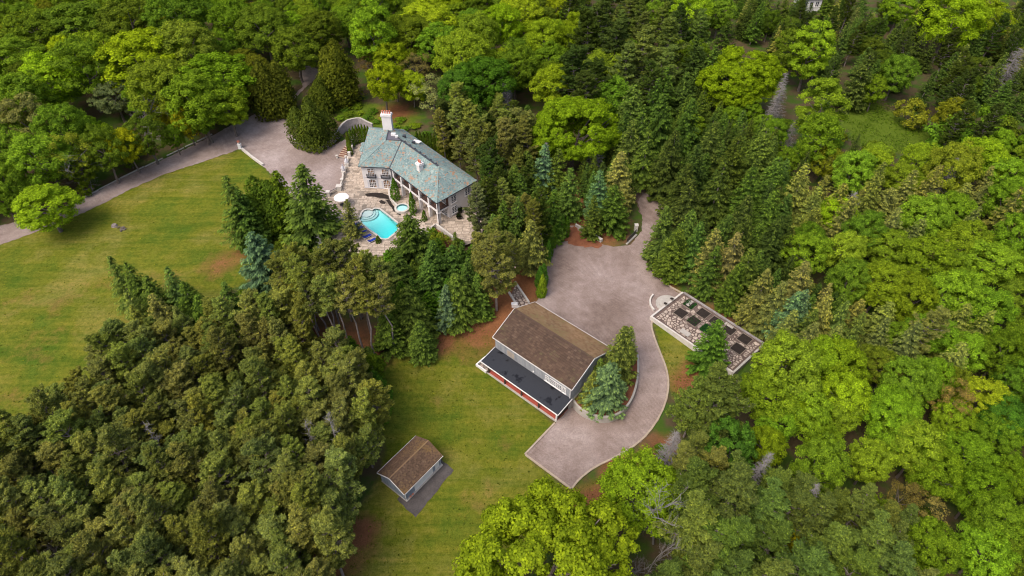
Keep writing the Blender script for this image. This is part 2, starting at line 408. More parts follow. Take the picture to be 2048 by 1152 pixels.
LAWN_W = [(-120, 520), (0, 489), (130, 440), (330, 346), (478, 299), (527, 332), (600, 420), (560, 520), (430, 600), (300, 700), (180, 780), (60, 850), (-120, 900)]
LAWN_S = [(735, 740), (800, 712), (900, 650), (985, 640), (990, 690), (962, 735), (1110, 847), (1048, 910), (1140, 985), (1235, 925), (1300, 885), (1300, 960), (1180, 1060), (960, 1120), (800, 1300), (600, 1300), (640, 1130), (700, 1040), (760, 960), (770, 880), (740, 800)]
LAWN_E = [(1305, 642), (1495, 722), (1440, 740), (1380, 790), (1345, 800), (1338, 760), (1318, 695)]
MEADOW = [(1690, 190), (1760, 210), (1850, 260), (1900, 300), (1800, 310), (1730, 300), (1680, 250)]
MEADOW2 = [(655, 215), (740, 205), (850, 235), (800, 270), (735, 262), (690, 250)]
LITTER = [(960, 640, 90), (1050, 570, 75), (1010, 600, 70), (440, 530, 45), (480, 510, 30), (655, 1125, 75), (720, 1070, 45), (1190, 1010, 55), (1230, 930, 40), (1200, 460, 60), (1150, 440, 60),
          (1330, 900, 40), (1375, 770, 42), (1390, 740, 30), (40, 1050, 60), (880, 680, 45), (740, 720, 40), (690, 690, 70), (1010, 720, 25), (1330, 575, 30), (1300, 380, 50), (790, 225, 40), (1430, 640, 40),
          (640, 690, 90), (1120, 400, 90), (1240, 690, 30), (1560, 715, 40), (60, 700, 70), (120, 610, 60), (40, 600, 50), (200, 570, 55), (20, 800, 60), (250, 640, 40), (300, 470, 14), (870, 800, 25), (130, 660, 40), (320, 560, 40), (90, 720, 36), (960, 1000, 60), (1010, 890, 30)]

def axis(lo, hi, step, far):
    a = list(np.arange(lo, hi + .01, step)); d = step; u = [hi]; l = [lo]
    while u[-1] < far: d *= 1.35; u.append(u[-1] + d); l.append(l[-1] - d)
    return np.array(l[:0:-1] + a + u[1:])
gx = axis(-240, 240, 1.5, 4200); gy = axis(15, 330, 1.5, 4200); gy = gy[gy > -400]
GX, GY = np.meshgrid(gx, gy); GZ = hgrid(GX, GY)
nx, ny = len(gx), len(gy)
POOL_PX = [(714, 440), (724, 420), (760, 414), (801, 448), (784, 476), (760, 480), (735, 461)]
GZ = np.where(sdist(GX, GY, [P(x, y, 3.4) for x, y in POOL_PX]) > .4, .6, GZ)     # the pool is dug into the ground
zone = np.zeros((ny, nx, 4), np.float32); zone[..., 3] = 1
def soft(poly_px, wdt): return np.clip(.5 + sdist(GX, GY, PX(poly_px)) / (2 * wdt), 0, 1)
zone[..., 0] = np.maximum(np.maximum(soft(LAWN_W, 1.5), soft(LAWN_S, 1.5)), soft(LAWN_E, 1.2))
zone[..., 2] = np.maximum(soft(MEADOW, 4), soft(MEADOW2, 3))
for lx, ly, lr in LITTER:
    c = G(lx, ly); e = G(lx + lr, ly); rr = (e - c).length
    k = .28 if (lx < 330 or lr < 30 or (850 < lx < 1020 and ly > 700)) else (.6 if lx < 500 else 1.0)
    zone[..., 1] = np.maximum(zone[..., 1], k * np.exp(-(((GX - c.x) ** 2 + (GY - c.y) ** 2) / rr ** 2)))
me = bpy.data.meshes.new('ground')
idx = np.arange(nx * ny).reshape(ny, nx)
qf = np.stack([idx[:-1, :-1], idx[:-1, 1:], idx[1:, 1:], idx[1:, :-1]], -1).reshape(-1, 4)
me.vertices.add(nx * ny); me.vertices.foreach_set('co', np.stack([GX, GY, GZ], -1).astype(np.float32).ravel())
me.loops.add(qf.size); me.loops.foreach_set('vertex_index', qf.ravel().astype(np.int32))
me.polygons.add(len(qf)); me.polygons.foreach_set('loop_start', np.arange(0, qf.size, 4, dtype=np.int32)); me.polygons.foreach_set('loop_total', np.full(len(qf), 4, np.int32))
me.polygons.foreach_set('use_smooth', np.ones(len(qf), bool)); me.update(); me.validate()
ca = me.color_attributes.new('zone', 'FLOAT_COLOR', 'POINT'); ca.data.foreach_set('color', zone.ravel())
tag(link('ground', me, None, M['ground']), kind='structure')

def drape(name, poly, mat, off=.05, holes=(), jit=.0, seed=1, step=1.3, zf=None, **kw):
    """a sheet that follows the ground a few centimetres above it"""
    rng = random.Random(seed)
    def ring(p):
        q = resample([Vector((a[0], a[1], 0)) for a in p] + [Vector((p[0][0], p[0][1], 0))], .7)[:-1]
        return [(a.x + rng.uniform(-jit, jit), a.y + rng.uniform(-jit, jit)) for a in q]
    rings = [ring(poly)] + [ring(h) for h in holes]
    vs_, ed = [], []
    for r in rings:
        k = len(vs_); vs_ += [Vector(a) for a in r]; ed += [(k + i, k + (i + 1) % len(r)) for i in range(len(r))]
    xs = [a[0] for a in rings[0]]; ys = [a[1] for a in rings[0]]
    X, Y = np.meshgrid(np.arange(min(xs), max(xs), step), np.arange(min(ys), max(ys), step))
    s = sdist(X, Y, rings[0])
    for h in rings[1:]: s = np.minimum(s, -sdist(X, Y, h))
    vs_ += [Vector((a, b)) for a, b in zip(X[s > .35], Y[s > .35])]
    v2, e2, f2, *_ = geometry.delaunay_2d_cdt(vs_, ed, [], 0, 1e-4)
    cx = np.array([sum(v2[i].x for i in f) / len(f) for f in f2]); cy = np.array([sum(v2[i].y for i in f) / len(f) for f in f2])
    s = sdist(cx, cy, rings[0])
    for h in rings[1:]: s = np.minimum(s, -sdist(cx, cy, h))
    vx = np.array([v.x for v in v2]); vy = np.array([v.y for v in v2])
    z = (hgrid(vx, vy) if zf is None else zf(vx, vy)) + off
    fs = []
    for f, q in zip(f2, s):
        if q > 0:
            a, b, c = v2[f[0]], v2[f[1]], v2[f[2]]
            fs.append(tuple(f) if (b - a).cross(c - a) > 0 else tuple(reversed(f)))
    m_ = bpy.data.meshes.new(name); m_.from_pydata([(a, b, c) for a, b, c in zip(vx, vy, z)], [], fs)
    m_.polygons.foreach_set('use_smooth', [True] * len(m_.polygons)); m_.update()
    return tag(link(name, m_, None, mat), **kw)

def strip(mb, line, wd, h0, h1, tops=None):
    """a wall or kerb of width wd along a line of ground points, mitred"""
    n = len(line); lf, rt = [], []
    for i, p in enumerate(line):
        d = Vector(line[min(i + 1, n - 1)]) - Vector(line[max(i - 1, 0)]); d.z = 0; d.normalize(); s = Vector((-d.y, d.x, 0)) * wd / 2
        lf.append(Vector(p) + s); rt.append(Vector(p) - s)
    for i in range(n - 1):
        def T(p, k): return Vector((p.x, p.y, tops[k] if tops else p.z + h1))
        def B(p): return Vector((p.x, p.y, p.z + h0))
        a, b, c, d = lf[i], lf[i + 1], rt[i + 1], rt[i]
        mb.poly([T(a, i), T(b, i + 1), T(c, i + 1), T(d, i)]); mb.poly([B(a), B(b), T(b, i + 1), T(a, i)]); mb.poly([B(c), B(d), T(d, i), T(c, i + 1)])
        if i == 0: mb.poly([B(d), B(a), T(a, 0), T(d, 0)])
        if i == n - 2: mb.poly([B(b), B(c), T(c, n - 1), T(b, n - 1)])
    return mb

# ------------------------------------------------------------------ drives
DRIVE1 = [(-120, 512), (-120, 478), (0, 452), (60, 437), (155, 404), (290, 335), (400, 284), (470, 247), (560, 207), (590, 190), (606, 172), (598, 150), (604, 132), (622, 132), (640, 140),
          (628, 160), (592, 195), (578, 225), (576, 250), (588, 278), (606, 294), (626, 301), (650, 298), (688, 280), (716, 262), (740, 262), (722, 300), (706, 330), (700, 380), (640, 420), (590, 400), (525, 331), (480, 298), (430, 316), (330, 348), (150, 433), (75, 463), (0, 490)]
drive1 = drape('entrance_drive', PX(DRIVE1), M['gravel2'], .05, jit=.22, seed=3, kind='structure')
ISLAND = [(1143, 806), (1152, 822), (1168, 834), (1188, 842), (1214, 846), (1240, 836), (1260, 812), (1271, 780), (1276, 745), (1275, 712), (1266, 692), (1252, 686), (1228, 690), (1190, 720), (1160, 765)]
DRIVE2 = [(1098, 520), (1104, 496), (1116, 474), (1136, 452), (1150, 452), (1185, 478), (1205, 490), (1235, 494), (1262, 490), (1284, 462), (1284, 432), (1276, 408), (1284, 385), (1304, 388), (1336, 408), (1318, 445), (1290, 500), (1296, 535), (1320, 560), (1352, 584), (1366, 590), (1306, 637), (1303, 652), (1308, 672), (1320, 704), (1333, 735),
          (1339, 768), (1332, 808), (1312, 848), (1282, 884), (1232, 915), (1190, 934), (1160, 957), (1142, 977), (1051, 910), (1111, 845), (1128, 828), (1135, 800), (1120, 700), (1062, 620), (1078, 596), (1090, 560)]
isl = smooth_line(PX(ISLAND), 1, True)
court = drape('gravel_court', PX(DRIVE2), M['gravel'], .05, holes=[isl], jit=.16, seed=5, kind='structure')
drape('forest_track', PX([(1284, 432), (1274, 408), (1262, 370), (1250, 352), (1272, 345), (1300, 372), (1345, 404), (1322, 440)]), M['track'], .03, jit=.5, seed=6, kind='structure')
drape('asphalt_pad', PX([(795, 1000), (868, 905), (907, 941), (832, 1035), (806, 1012)]), M['asphalt'], .05, jit=.12, seed=8, kind='structure')

# kerbs along the entrance drive: separate pale blocks
rng = random.Random(4)
kerbs = [((155, 402), (198, 380)), ((199, 379), (240, 358)), ((241, 357), (288, 334)), ((290, 334), (326, 317)), ((334, 312), (368, 296)), ((371, 294), (392, 285)), ((394, 284), (424, 269))]
kl = ['long pale kerb stone beside the drive, first uphill of the leaning birch', 'pale kerb stone along the drive, second uphill of the leaning birch', 'pale kerb stone below the small yellow tree by the drive', 'weathered pale kerb stone between small yellow tree and leaning bare trunk',
      'pale kerb stone at the foot of the leaning bare tree', 'short pale kerb stone below the golden leaved tree', 'pale kerb stone furthest up the drive, before the dark hedge']
for (a, b), lb in zip(kerbs, kl):
    p, q = G(*a), G(*b); o = empty('kerb_stone', p, lb, 'kerb', 'pale kerb stones along the entrance drive')
    mb = MB(); strip(mb, resample([p, q], 2), .35, -.2, .22 + rng.uniform(-.03, .04)); ob = mb.build('block', M['concrete'], o)

# timber edging round the lower drive
def edging(line_px, label, sec=4.2, wd=.32, ht=.2, mat='timber'):
    pts = smooth_line(PX(line_px), 1) if len(line_px) > 3 else PX(line_px)
    pts = resample(pts, .7); o = empty('timber_edging', pts[0], label, 'edging', 'timber edgings of the lower drive')
    per = max(2, int(sec / .7)); i = 0
    while i < len(pts) - 1:
        seg = pts[i:i + per + 1]
        if len(seg) < 2: break
        seg = [Vector(s) for s in seg]
        d = (seg[-1] - seg[-2]).normalized(); seg[-1] = seg[-1] - d * .04
        strip(MB(), seg, wd, -.2, ht)
        mb = MB(); strip(mb, seg, wd, -.2, ht + rng.uniform(-.02, .02)); mb.build('timber', M[mat], o); i += per
edging([(1305, 640), (1302, 652), (1307, 672), (1319, 704), (1332, 735), (1338, 768), (1331, 808), (1311, 848), (1281, 884), (1231, 915), (1190, 934), (1160, 957), (1143, 978)], 'long curved pale edging around the outside of the drive bend')
edging([(1142, 978), (1051, 910)], 'straight pale edging on the lawn side of the gravel pad')
edging([(1050, 909), (1110, 846)], 'short straight pale edging from the gravel pad to the barn porch')
edging([(1303, 534), (1312, 550), (1335, 571), (1366, 588)], 'short pale edging below the spruces from court to paved garden')

# island planter with its curved concrete wall
def isl_z(x, y):
    x = np.asarray(x); y = np.asarray(y)
    a, b = G(1143, 806), G(1275, 712); d = Vector((b.x - a.x, b.y - a.y)); t = np.clip(((x - a.x) * d.x + (y - a.y) * d.y) / d.length_squared, 0, 1)
    return np.maximum(hgrid(x, y) + .25, 1.75 + t * .9)
wall = empty('island_retaining_wall', G(1214, 846), 'curved concrete wall around the mulch island of spruces', 'retaining wall')
wl = resample(smooth_line(PX(ISLAND[:10]), 2), .6)
strip(mb := MB(), wl, .36, -.3, 1, tops=[float(isl_z(p.x, p.y)) + .12 for p in wl]); mb.build('wall', M['concrete'], wall)
drape('mulch_bed', [(p.x, p.y) for p in isl], M['mulch'], 0, jit=0, zf=isl_z, kind='structure')
drape('rust_mulch_strip', PX([(1110, 474), (1122, 458), (1150, 452), (1180, 480), (1206, 490), (1195, 497), (1150, 492)]), M['mulch'], .09, jit=.4, seed=11, kind='structure')
# ------------------------------------------------------------------ convex clipping, stones, roofing
def clip_half(poly, a, b, c):
    """keep a*x+b*y<=c"""
    out = []
    for i in range(len(poly)):
        p, q = poly[i - 1], poly[i]; fp = a * p[0] + b * p[1] - c; fq = a * q[0] + b * q[1] - c
        if (fp <= 0) != (fq <= 0):
            t = fp / (fp - fq); out.append((p[0] + t * (q[0] - p[0]), p[1] + t * (q[1] - p[1])))
        if fq <= 0: out.append(q)
    return out
def clip_convex(poly, conv):
    ar = sum(conv[i - 1][0] * conv[i][1] - conv[i][0] * conv[i - 1][1] for i in range(len(conv)))
    s = 1 if ar > 0 else -1
    for i in range(len(conv)):
        p, q = conv[i - 1], conv[i]; a, b = (q[1] - p[1]) * s, -(q[0] - p[0]) * s
        poly = clip_half(poly, a, b, a * p[0] + b * p[1])
        if len(poly) < 3: return []
    return poly
def area(p): return .5 * abs(sum(p[i - 1][0] * p[i][1] - p[i][0] * p[i - 1][1] for i in range(len(p))))
def shrink(poly, g):
    cx = sum(p[0] for p in poly) / len(poly); cy = sum(p[1] for p in poly) / len(poly)
    out = poly
    for i in range(len(poly)):
        p, q = poly[i - 1], poly[i]; l = math.hypot(q[0] - p[0], q[1] - p[1])
        if l < 1e-6: continue
        a, b = (q[1] - p[1]) / l, -(q[0] - p[0]) / l; c = a * p[0] + b * p[1]
        if a * cx + b * cy > c: a, b, c = -a, -b, -c
        out = clip_half(out, a, b, c - g)
        if len(out) < 3: return []
    return out
def voronoi(poly, n, seed, gap, holes=(), amin=.05, relax=2):
    """irregular stones that fill a convex outline"""
    rng = random.Random(seed); xs = [p[0] for p in poly]; ys = [p[1] for p in poly]
    pts = []
    while len(pts) < n:
        p = (rng.uniform(min(xs), max(xs)), rng.uniform(min(ys), max(ys)))
        if inside(p, poly) and not any(inside(p, h) for h in holes): pts.append(p)
    A = np.array(pts); res = []
    for it in range(relax + 1):
        res = []
        for i in range(n):
            d = np.hypot(A[:, 0] - A[i, 0], A[:, 1] - A[i, 1]); nb = np.argsort(d)[1:16]; cell = list(poly)
            cell = clip_convex([(A[i, 0] - 3, A[i, 1] - 3), (A[i, 0] + 3, A[i, 1] - 3), (A[i, 0] + 3, A[i, 1] + 3), (A[i, 0] - 3, A[i, 1] + 3)], cell)
            for k in nb:
                if len(cell) < 3: break
                a, b = A[k] - A[i]; c = (A[k] @ A[k] - A[i] @ A[i]) / 2; cell = clip_half(cell, a, b, c)
            res.append(cell)
        if it < relax:
            for i, c in enumerate(res):
                if len(c) > 2: A[i] = A[i] * .5 + np.mean(c, 0) * .5
    out = []
    for c in res:
        if len(c) > 2:
            s = shrink(c, gap * rng.uniform(.6, 1.5))
            if len(s) > 2 and area(s) > amin: out.append(s)
    return out
def stones(polys, zf, thick, name, mat, parent, seed=0, limit=280, wob=.025):
    rng = random.Random(seed); polys = sorted(polys, key=lambda p: -area(p)); rest = MB()
    for i, p in enumerate(polys):
        cx = sum(a[0] for a in p) / len(p); cy = sum(a[1] for a in p) / len(p); z = zf(cx, cy) + rng.uniform(-wob, wob)
        mb = MB() if i < limit else rest
        q = [(cx + (a - cx) * .94, cy + (b - cy) * .94) for a, b in p]; n = len(p); k0 = len(mb.v)
        mb.v += [(a, b, z - thick) for a, b in p] + [(a, b, z - .02) for a, b in p] + [(a, b, z) for a, b in q]
        for r_ in (0, n):
            for j in range(n): l = (j + 1) % n; mb.f.append((k0 + r_ + j, k0 + r_ + l, k0 + r_ + n + l, k0 + r_ + n + j))
        mb.f.append(tuple(k0 + 2 * n + j for j in range(n)))
        if i < limit: mb.build(name, mat, parent)
    if rest.f: rest.build(name + 's', mat, parent, kind='stuff')

def roof_pieces(faces, expo, wid, seed, lift=.015, thick=.028):
    """overlapping slates on planar roof faces, each a tilted piece with its own butt edge"""
    rng = random.Random(seed); mb = MB()
    for F in faces:
        F = [Vector(p) for p in F]; n = (F[1] - F[0]).cross(F[2] - F[0]).normalized()
        if n.z < 0: n = -n
        e = Vector((0, 0, 1)).cross(n).normalized(); u = n.cross(e)          # u runs up the slope
        if u.z < 0: u = -u
        o = F[0]; p2 = [((p - o).dot(e), (p - o).dot(u)) for p in F]
        if n.z > .9995: continue
        x0, x1 = min(p[0] for p in p2), max(p[0] for p in p2); y0, y1 = min(p[1] for p in p2), max(p[1] for p in p2)
        r_ = 0; y = y0
        while y < y1:
            x = x0 - rng.random() * wid
            while x < x1:
                ww = wid * rng.uniform(.8, 1.2); q = clip_convex([(x + .008, y), (x + ww - .008, y), (x + ww - .008, y + expo * 1.05), (x + .008, y + expo * 1.05)], p2)
                x += ww
                if len(q) < 3 or area(q) < .004: continue
                dz = rng.uniform(0, .008)
                pts = [o + e * a + u * b + n * (lift + dz + thick * (1 - (b - y) / expo)) for a, b in q]
                mb.poly(pts)
                lo = [i for i in range(len(q)) if q[i][1] < y + .01]
                if len(lo) >= 2:
                    a, b = min(lo, key=lambda i: q[i][0]), max(lo, key=lambda i: q[i][0])
                    A_, B_ = pts[a], pts[b]; mb.poly([A_ - n * (thick + lift), B_ - n * (thick + lift), B_, A_])
            y += expo; r_ += 1
    return mb
def slab(faces, th):
    mb = MB()
    for F in faces:
        F = [Vector(p) for p in F]; n = (F[1] - F[0]).cross(F[2] - F[0]).normalized(); n = n if n.z > 0 else -n
        mb.hexa([p - Vector((0, 0, th)) for p in F], F)
    return mb

def frame(o, r, u=(0, 0, 1)):
    """local window frame: x along r, y outwards, z up"""
    o = Vector(o); r = Vector(r).normalized(); u = Vector(u); n = r.cross(u)
    return lambda x, y, z: o + r * x + n * y + u * z
def window(thing, F, wd, ht, cols, rows, arch=False, mat='white', pane='pane', shutters=False, name='window'):
    """frame with glazing bars (part) and one pane behind (sub-part); F has its origin at the sill centre, y outwards"""
    mb = MB(); h = wd / 2; t = .09
    mb.box(-h - t, -h, 0, .12, -t, ht + t, F); mb.box(h, h + t, 0, .12, -t, ht + t, F)
    mb.box(-h, h, 0, .12, -t, 0, F); mb.box(-h - .2, h + .2, .0, .2, -t - .08, -t, F)
    top = lambda x: ht + (.22 * wd * (1 - (2 * x / wd) ** 2) if arch else 0)
    if arch:
        k = 6
        for i in range(k):
            a = -h + wd * i / k; b = a + wd / k
            mb.hexa([F(a, 0, top(a)), F(b, 0, top(b)), F(b, .12, top(b)), F(a, .12, top(a))], [F(a, 0, top(a) + t), F(b, 0, top(b) + t), F(b, .12, top(b) + t), F(a, .12, top(a) + t)])
    else: mb.box(-h, h, 0, .12, ht, ht + t, F)
    for i in range(1, cols):
        x = -h + wd * i / cols; bw = .06 if (cols % 2 == 0 and i == cols // 2) else .028; mb.box(x - bw, x + bw, .03, .10, 0, top(x), F)
    for i in range(1, rows):
        z = ht * i / rows; mb.box(-h, h, .04, .095, z - .028, z + .028, F)
    wn = mb.build(name, M[mat], thing)
    pb = MB(); pts = [(-h, 0), (h, 0), (h, ht)] + ([(h - wd * i / 6, top(h - wd * i / 6)) for i in range(1, 6)] if arch else []) + [(-h, ht)]
    pb.hexa([F(a, .005, b) for a, b in pts], [F(a, .035, b) for a, b in pts]); sub('pane', pb, M[pane], wn, thing)
    if shutters:
        for s in (-1, 1):
            sb = MB(); x0 = s * (h + t + .02); x1 = s * (h + t + .42); sb.box(min(x0, x1), max(x0, x1), .0, .08, -.05, ht + .05, F)
            for k in range(7): z = ht * (k + .5) / 7; sb.box(min(x0, x1) + .05, max(x0, x1) - .05, .08, .1, z - .05, z + .05, F)
            sub('shutter', sb, M['stucco_grey'], wn, thing)
    return wn

# ------------------------------------------------------------------ barn
BO = Vector((-3.5, 79.0, 0)); BU = Vector((.753, -.658, 0)).normalized(); BV = Vector((.658, .753, 0)).normalized()
def B(u, v, z): return BO + BU * u + BV * v + Vector((0, 0, z))
LB, WB, ZE, ZR = 18.1, 12.0, 6.2, 9.0
barn = empty('barn', B(9, 6, 0), 'large grey boarded barn with brown shingle roof and black lean-to', 'barn')
u0, u1, v0, v1 = .35, LB - .35, .35, WB - .35
zr = lambda v: ZE - .15 + (ZR - ZE) * (1 - abs(v - WB / 2) / (WB / 2))
mb = MB(); prof = [(v0, 2.5), (v1, 2.5), (v1, zr(v1)), (WB / 2, ZR - .15), (v0, zr(v0))]
mb.hexa([B(u0, v, z) for v, z in prof], [B(u1, v, z) for v, z in prof]); mb.build('wall', M['board'], barn)
mb = MB(); mb.box(u0 - .12, u1 + .12, v0 - .12, v1 + .12, -.6, 2.5, B); mb.build('foundation', M['concrete'], barn)
mb = MB(); k = int((u1 - u0) / .30)
for i in range(k + 1):
    u = u0 + (u1 - u0) * i / k; mb.box(u - .035, u + .035, v0 - .05, v0, 3.2, ZE - .2, B); mb.box(u - .035, u + .035, v1, v1 + .05, 2.5, ZE - .2, B)
k = int((v1 - v0) / .30)
for i in range(k + 1):
    v = v0 + (v1 - v0) * i / k; mb.box(u1, u1 + .05, v - .035, v + .035, 2.5, zr(v) - .05, B); mb.box(u0 - .05, u0, v - .035, v + .035, 2.5, zr(v) - .05, B)
mb.build('siding_battens', M['board'], barn, kind='stuff')
fS = [B(0, 0, ZE), B(LB, 0, ZE), B(LB, WB / 2, ZR), B(0, WB / 2, ZR)]; fN = [B(0, WB / 2, ZR), B(LB, WB / 2, ZR), B(LB, WB, ZE), B(0, WB, ZE)]
r1 = slab([fS], .14).build('roof', M['shingle_dark'], barn, label='dark brown shingled roof slope towards the lawn')
sub('shingles', roof_pieces([fS], .42, .5, 1, thick=.12), M['shingle_dark'], r1, barn, kind='stuff')
r2 = slab([fN], .14).build('roof', M['shingle_tan'], barn, label='tan mossy roof slope towards the gravel court')
sub('shingles', roof_pieces([fN], .42, .5, 2, thick=.06), M['shingle_tan'], r2, barn, kind='stuff')
def fascia(thing, a, b, h=.2, w_=.06, dz=0.0): MB().bar(a, b, 1, 1); m_ = MB().bar(Vector(a) + Vector((0, 0, dz)), Vector(b) + Vector((0, 0, dz)), w_, h); return m_.build('fascia', M['white'], thing)
for a, b in ((B(-.03, -.04, ZE), B(LB + .03, -.04, ZE)), (B(-.03, WB + .04, ZE), B(LB + .03, WB + .04, ZE)), (B(-.05, 0, ZE), B(-.05, WB / 2, ZR)), (B(-.05, WB / 2, ZR), B(-.05, WB, ZE)), (B(LB + .05, 0, ZE), B(LB + .05, WB / 2, ZR)), (B(LB + .05, WB / 2, ZR), B(LB + .05, WB, ZE))):
    fascia(barn, a, b, .22, .07, -.03)
MB().bar(B(0, WB / 2, ZR + .04), B(LB, WB / 2, ZR + .04), .3, .05).build('ridge_cap', M['shingle_dark'], barn)
# windows under the eave: narrow, wide, narrow in one white frame
wy = 3.75
for uc, wd_, cl in ((12.55, .62, 2), (14.5, 2.5, 6), (16.35, .62, 2)):
    window(barn, frame(B(uc, v0 - .02, wy), BU), wd_, 1.25, cl, 3, pane='dark_pane')
MB().bar(B(u1 - .1, v0 - .12, 3.1), B(u1 - .1, v0 - .12, ZE - .1), .11, .11).build('downpipe', M['white'], barn)
MB().box(9.4, 9.65, v0 - .22, v0 - .05, 3.75, 4.0, B).build('wall_lamp', M['white'], barn)
MB().box(3.2, 4.9, v0 - .045, v0 - .012, 3.5, 4.9, B).build('hatch', M['timber'], barn)
# lean-to: black membrane roof on dark posts over a red floor
pz0, pz1, pv = 3.35, 2.75, -3.55
pr = MB(); pr.hexa([B(.2, pv, pz1 - .14), B(LB, pv, pz1 - .14), B(LB, v0 - .06, pz0 - .14), B(.2, v0 - .06, pz0 - .14)], [B(.2, pv, pz1), B(LB, pv, pz1), B(LB, v0 - .06, pz0), B(.2, v0 - .06, pz0)]); pr.build('porch_roof', M['porch_roof'], barn)
for a, b in ((B(.15, pv - .04, pz1 - .06), B(LB + .04, pv - .04, pz1 - .06)), (B(.15, pv, pz1 - .05), B(.15, v0, pz0 - .05)), (B(LB + .04, pv, pz1 - .05), B(LB + .04, v0, pz0 - .05))): fascia(barn, a, b, .24, .09)
MB().box(1.5, 17.6, -3.0, v0 - .13, -.3, .22, B).build('porch_floor', M['red_floor'], barn)
MB().box(1.4, 17.7, -3.35, -3.0, -.4, .16, B).build('porch_kerb', M['concrete'], barn)
for i in range(5):
    u = 1.6 + i * 3.97; m_ = 'dark_wood' if i < 4 else 'white'
    MB().box(u - .11, u + .11, -3.12, -2.9, .17, pz1 - .02, B).build('post', M[m_], barn)
MB().box(17.35, 17.55, -2.9, v0 - .13, -.3, pz1 - .05, B).build('porch_end_wall', M['dark_wood'], barn)
# stair well of pale masonry beside the porch
MBX = MB(); MBX.box(-1.3, 1.35, -3.5, -3.25, -.3, .75, B); MBX.box(-1.3, -1.05, -3.25, -1.0, -.3, .75, B)
well = empty('parapet_wall', B(-1, -3.4, 0), 'low white parapet at the porch end with stones inside', 'parapet')
MBX.build('wall', M['white'], well)
p4 = [tuple(B(u, v, 0)[:2]) for u, v in ((-1.0, -3.2), (1.3, -3.2), (1.3, 0.2), (-1.0, .2))]
MB().poly([(a, b, .18) for a, b in p4]).build('floor', M['joint'], well)
stones(voronoi(p4, 12, 5, .05), lambda x, y: .24, .12, 'stone', M['flag'], well, 2)

# stone path behind the barn with two low kerb walls
pth = [G(1027, 573), G(1044, 571), G(1068, 606), G(1037, 622)]
pth[2] = G(1060, 602); path = empty('stone_path', G(1043, 598), 'short path of rough stones between two kerb walls above the barn', 'stone path')
p4 = [tuple(a[:2]) for a in (G(1022, 590), G(1031, 569), G(1062, 613), G(1036, 622))]
zf_path = lambda x, y: hz(x, y) + .16
drape('path_joint', p4, M['joint'], .07, kind='structure')
stones(voronoi(p4, 34, 8, .11), zf_path, .15, 'stone', M['flag'], path, 3)
for a, b in (((1018, 586), (1037, 617)), ((1030, 565), (1058, 606))):
    strip(mb := MB(), resample([G(*a), G(*b)], 1), .35, -.3, .4); mb.build('kerb_wall', M['pale_stone'], path)
bx = empty('meter_box', G(1029, 613), 'small white box standing beside the lower kerb wall of the stone path', 'box')
c = bx.location; MB().box(c.x - .55, c.x + .55, c.y - .3, c.y + .3, c.z - .1, c.z + .8).build('cabinet', M['white'], bx); MB().box(c.x - .62, c.x + .62, c.y - .37, c.y + .37, c.z + .8, c.z + .88).build('lid', M['white'], bx)

# ------------------------------------------------------------------ garage
SA, SB_, SC_, SD = P(755.5, 945.7, 2.7), P(831.5, 871, 2.7), P(885.9, 911.6, 2.7), P(808.7, 989.8, 2.7)
SO = SD; SU = (SC_ - SD); LS = SU.length; SU.normalize(); SV = Vector((-SU.y, SU.x, 0)); WS = ((SA - SD).dot(SV) + (SB_ - SC_).dot(SV)) / 2
def S(u, v, z): return Vector((SO.x, SO.y, 0)) + SU * u + SV * v + Vector((0, 0, z))
gar = empty('garage', S(LS / 2, WS / 2, 0), 'small grey boarded garage with rusty brown roof on the lawn', 'garage')
gE, gR = 2.7, 4.3; a0, a1, b0, b1 = .3, LS - .3, .35, WS - .35
zs = lambda v: gE - .12 + (gR - gE) * (1 - abs(v - WS / 2) / (WS / 2))
prof = [(b0, .25), (b1, .25), (b1, zs(b1)), (WS / 2, gR - .12), (b0, zs(b0))]
MB().hexa([S(a0, v, z) for v, z in prof], [S(a1, v, z) for v, z in prof]).build('wall', M['board_blue'], gar)
MB().box(a0 - .1, a1 + .1, b0 - .32, b1 + .1, -.4, .25, S).build('foundation', M['concrete'], gar)
mb = MB()
for i in range(int((a1 - a0) / .28) + 1):
    u = a0 + .28 * i
    if not (a0 + 2.0 < u < a1 - 1.9) and not (a1 - 1.45 < u < a1 - .45): mb.box(u - .03, u + .03, b0 - .045, b0, .3, gE - .15, S)
for i in range(int((b1 - b0) / .28) + 1):
    v = b0 + .28 * i; mb.box(a0 - .045, a0, v - .03, v + .03, .3, zs(v) - .04, S)
mb.build('siding_battens', M['board_blue'], gar, kind='stuff')
g1 = [S(0, 0, gE), S(LS, 0, gE), S(LS, WS / 2, gR), S(0, WS / 2, gR)]; g2 = [S(0, WS / 2, gR), S(LS, WS / 2, gR), S(LS, WS, gE), S(0, WS, gE)]
for fc, sdd in ((g1, 4), (g2, 5)):
    rr = slab([fc], .1).build('roof', M['shingle_rust'], gar); sub('shingles', roof_pieces([fc], .24, .28, sdd, thick=.03), M['shingle_rust'], rr, gar, kind='stuff')
for a, b in ((S(0, -.03, gE), S(LS, -.03, gE)), (S(0, WS + .03, gE), S(LS, WS + .03, gE)), (S(-.04, 0, gE), S(-.04, WS / 2, gR)), (S(-.04, WS / 2, gR), S(-.04, WS, gE))): fascia(gar, a, b, .17, .06, -.04)
MB().bar(S(0, WS / 2, gR + .03), S(LS, WS / 2, gR + .03), .22, .04).build('ridge_cap', M['shingle_tan'], gar)
MB().box(a0 + 2.05, a1 - 2.0, b0 - .07, b0 - .01, .26, 2.3, S).build('garage_door', M['white'], gar)
MB().box(a1 - 1.4, a1 - .5, b0 - .07, b0 - .01, .3, 2.25, S).build('door', M['white'], gar)
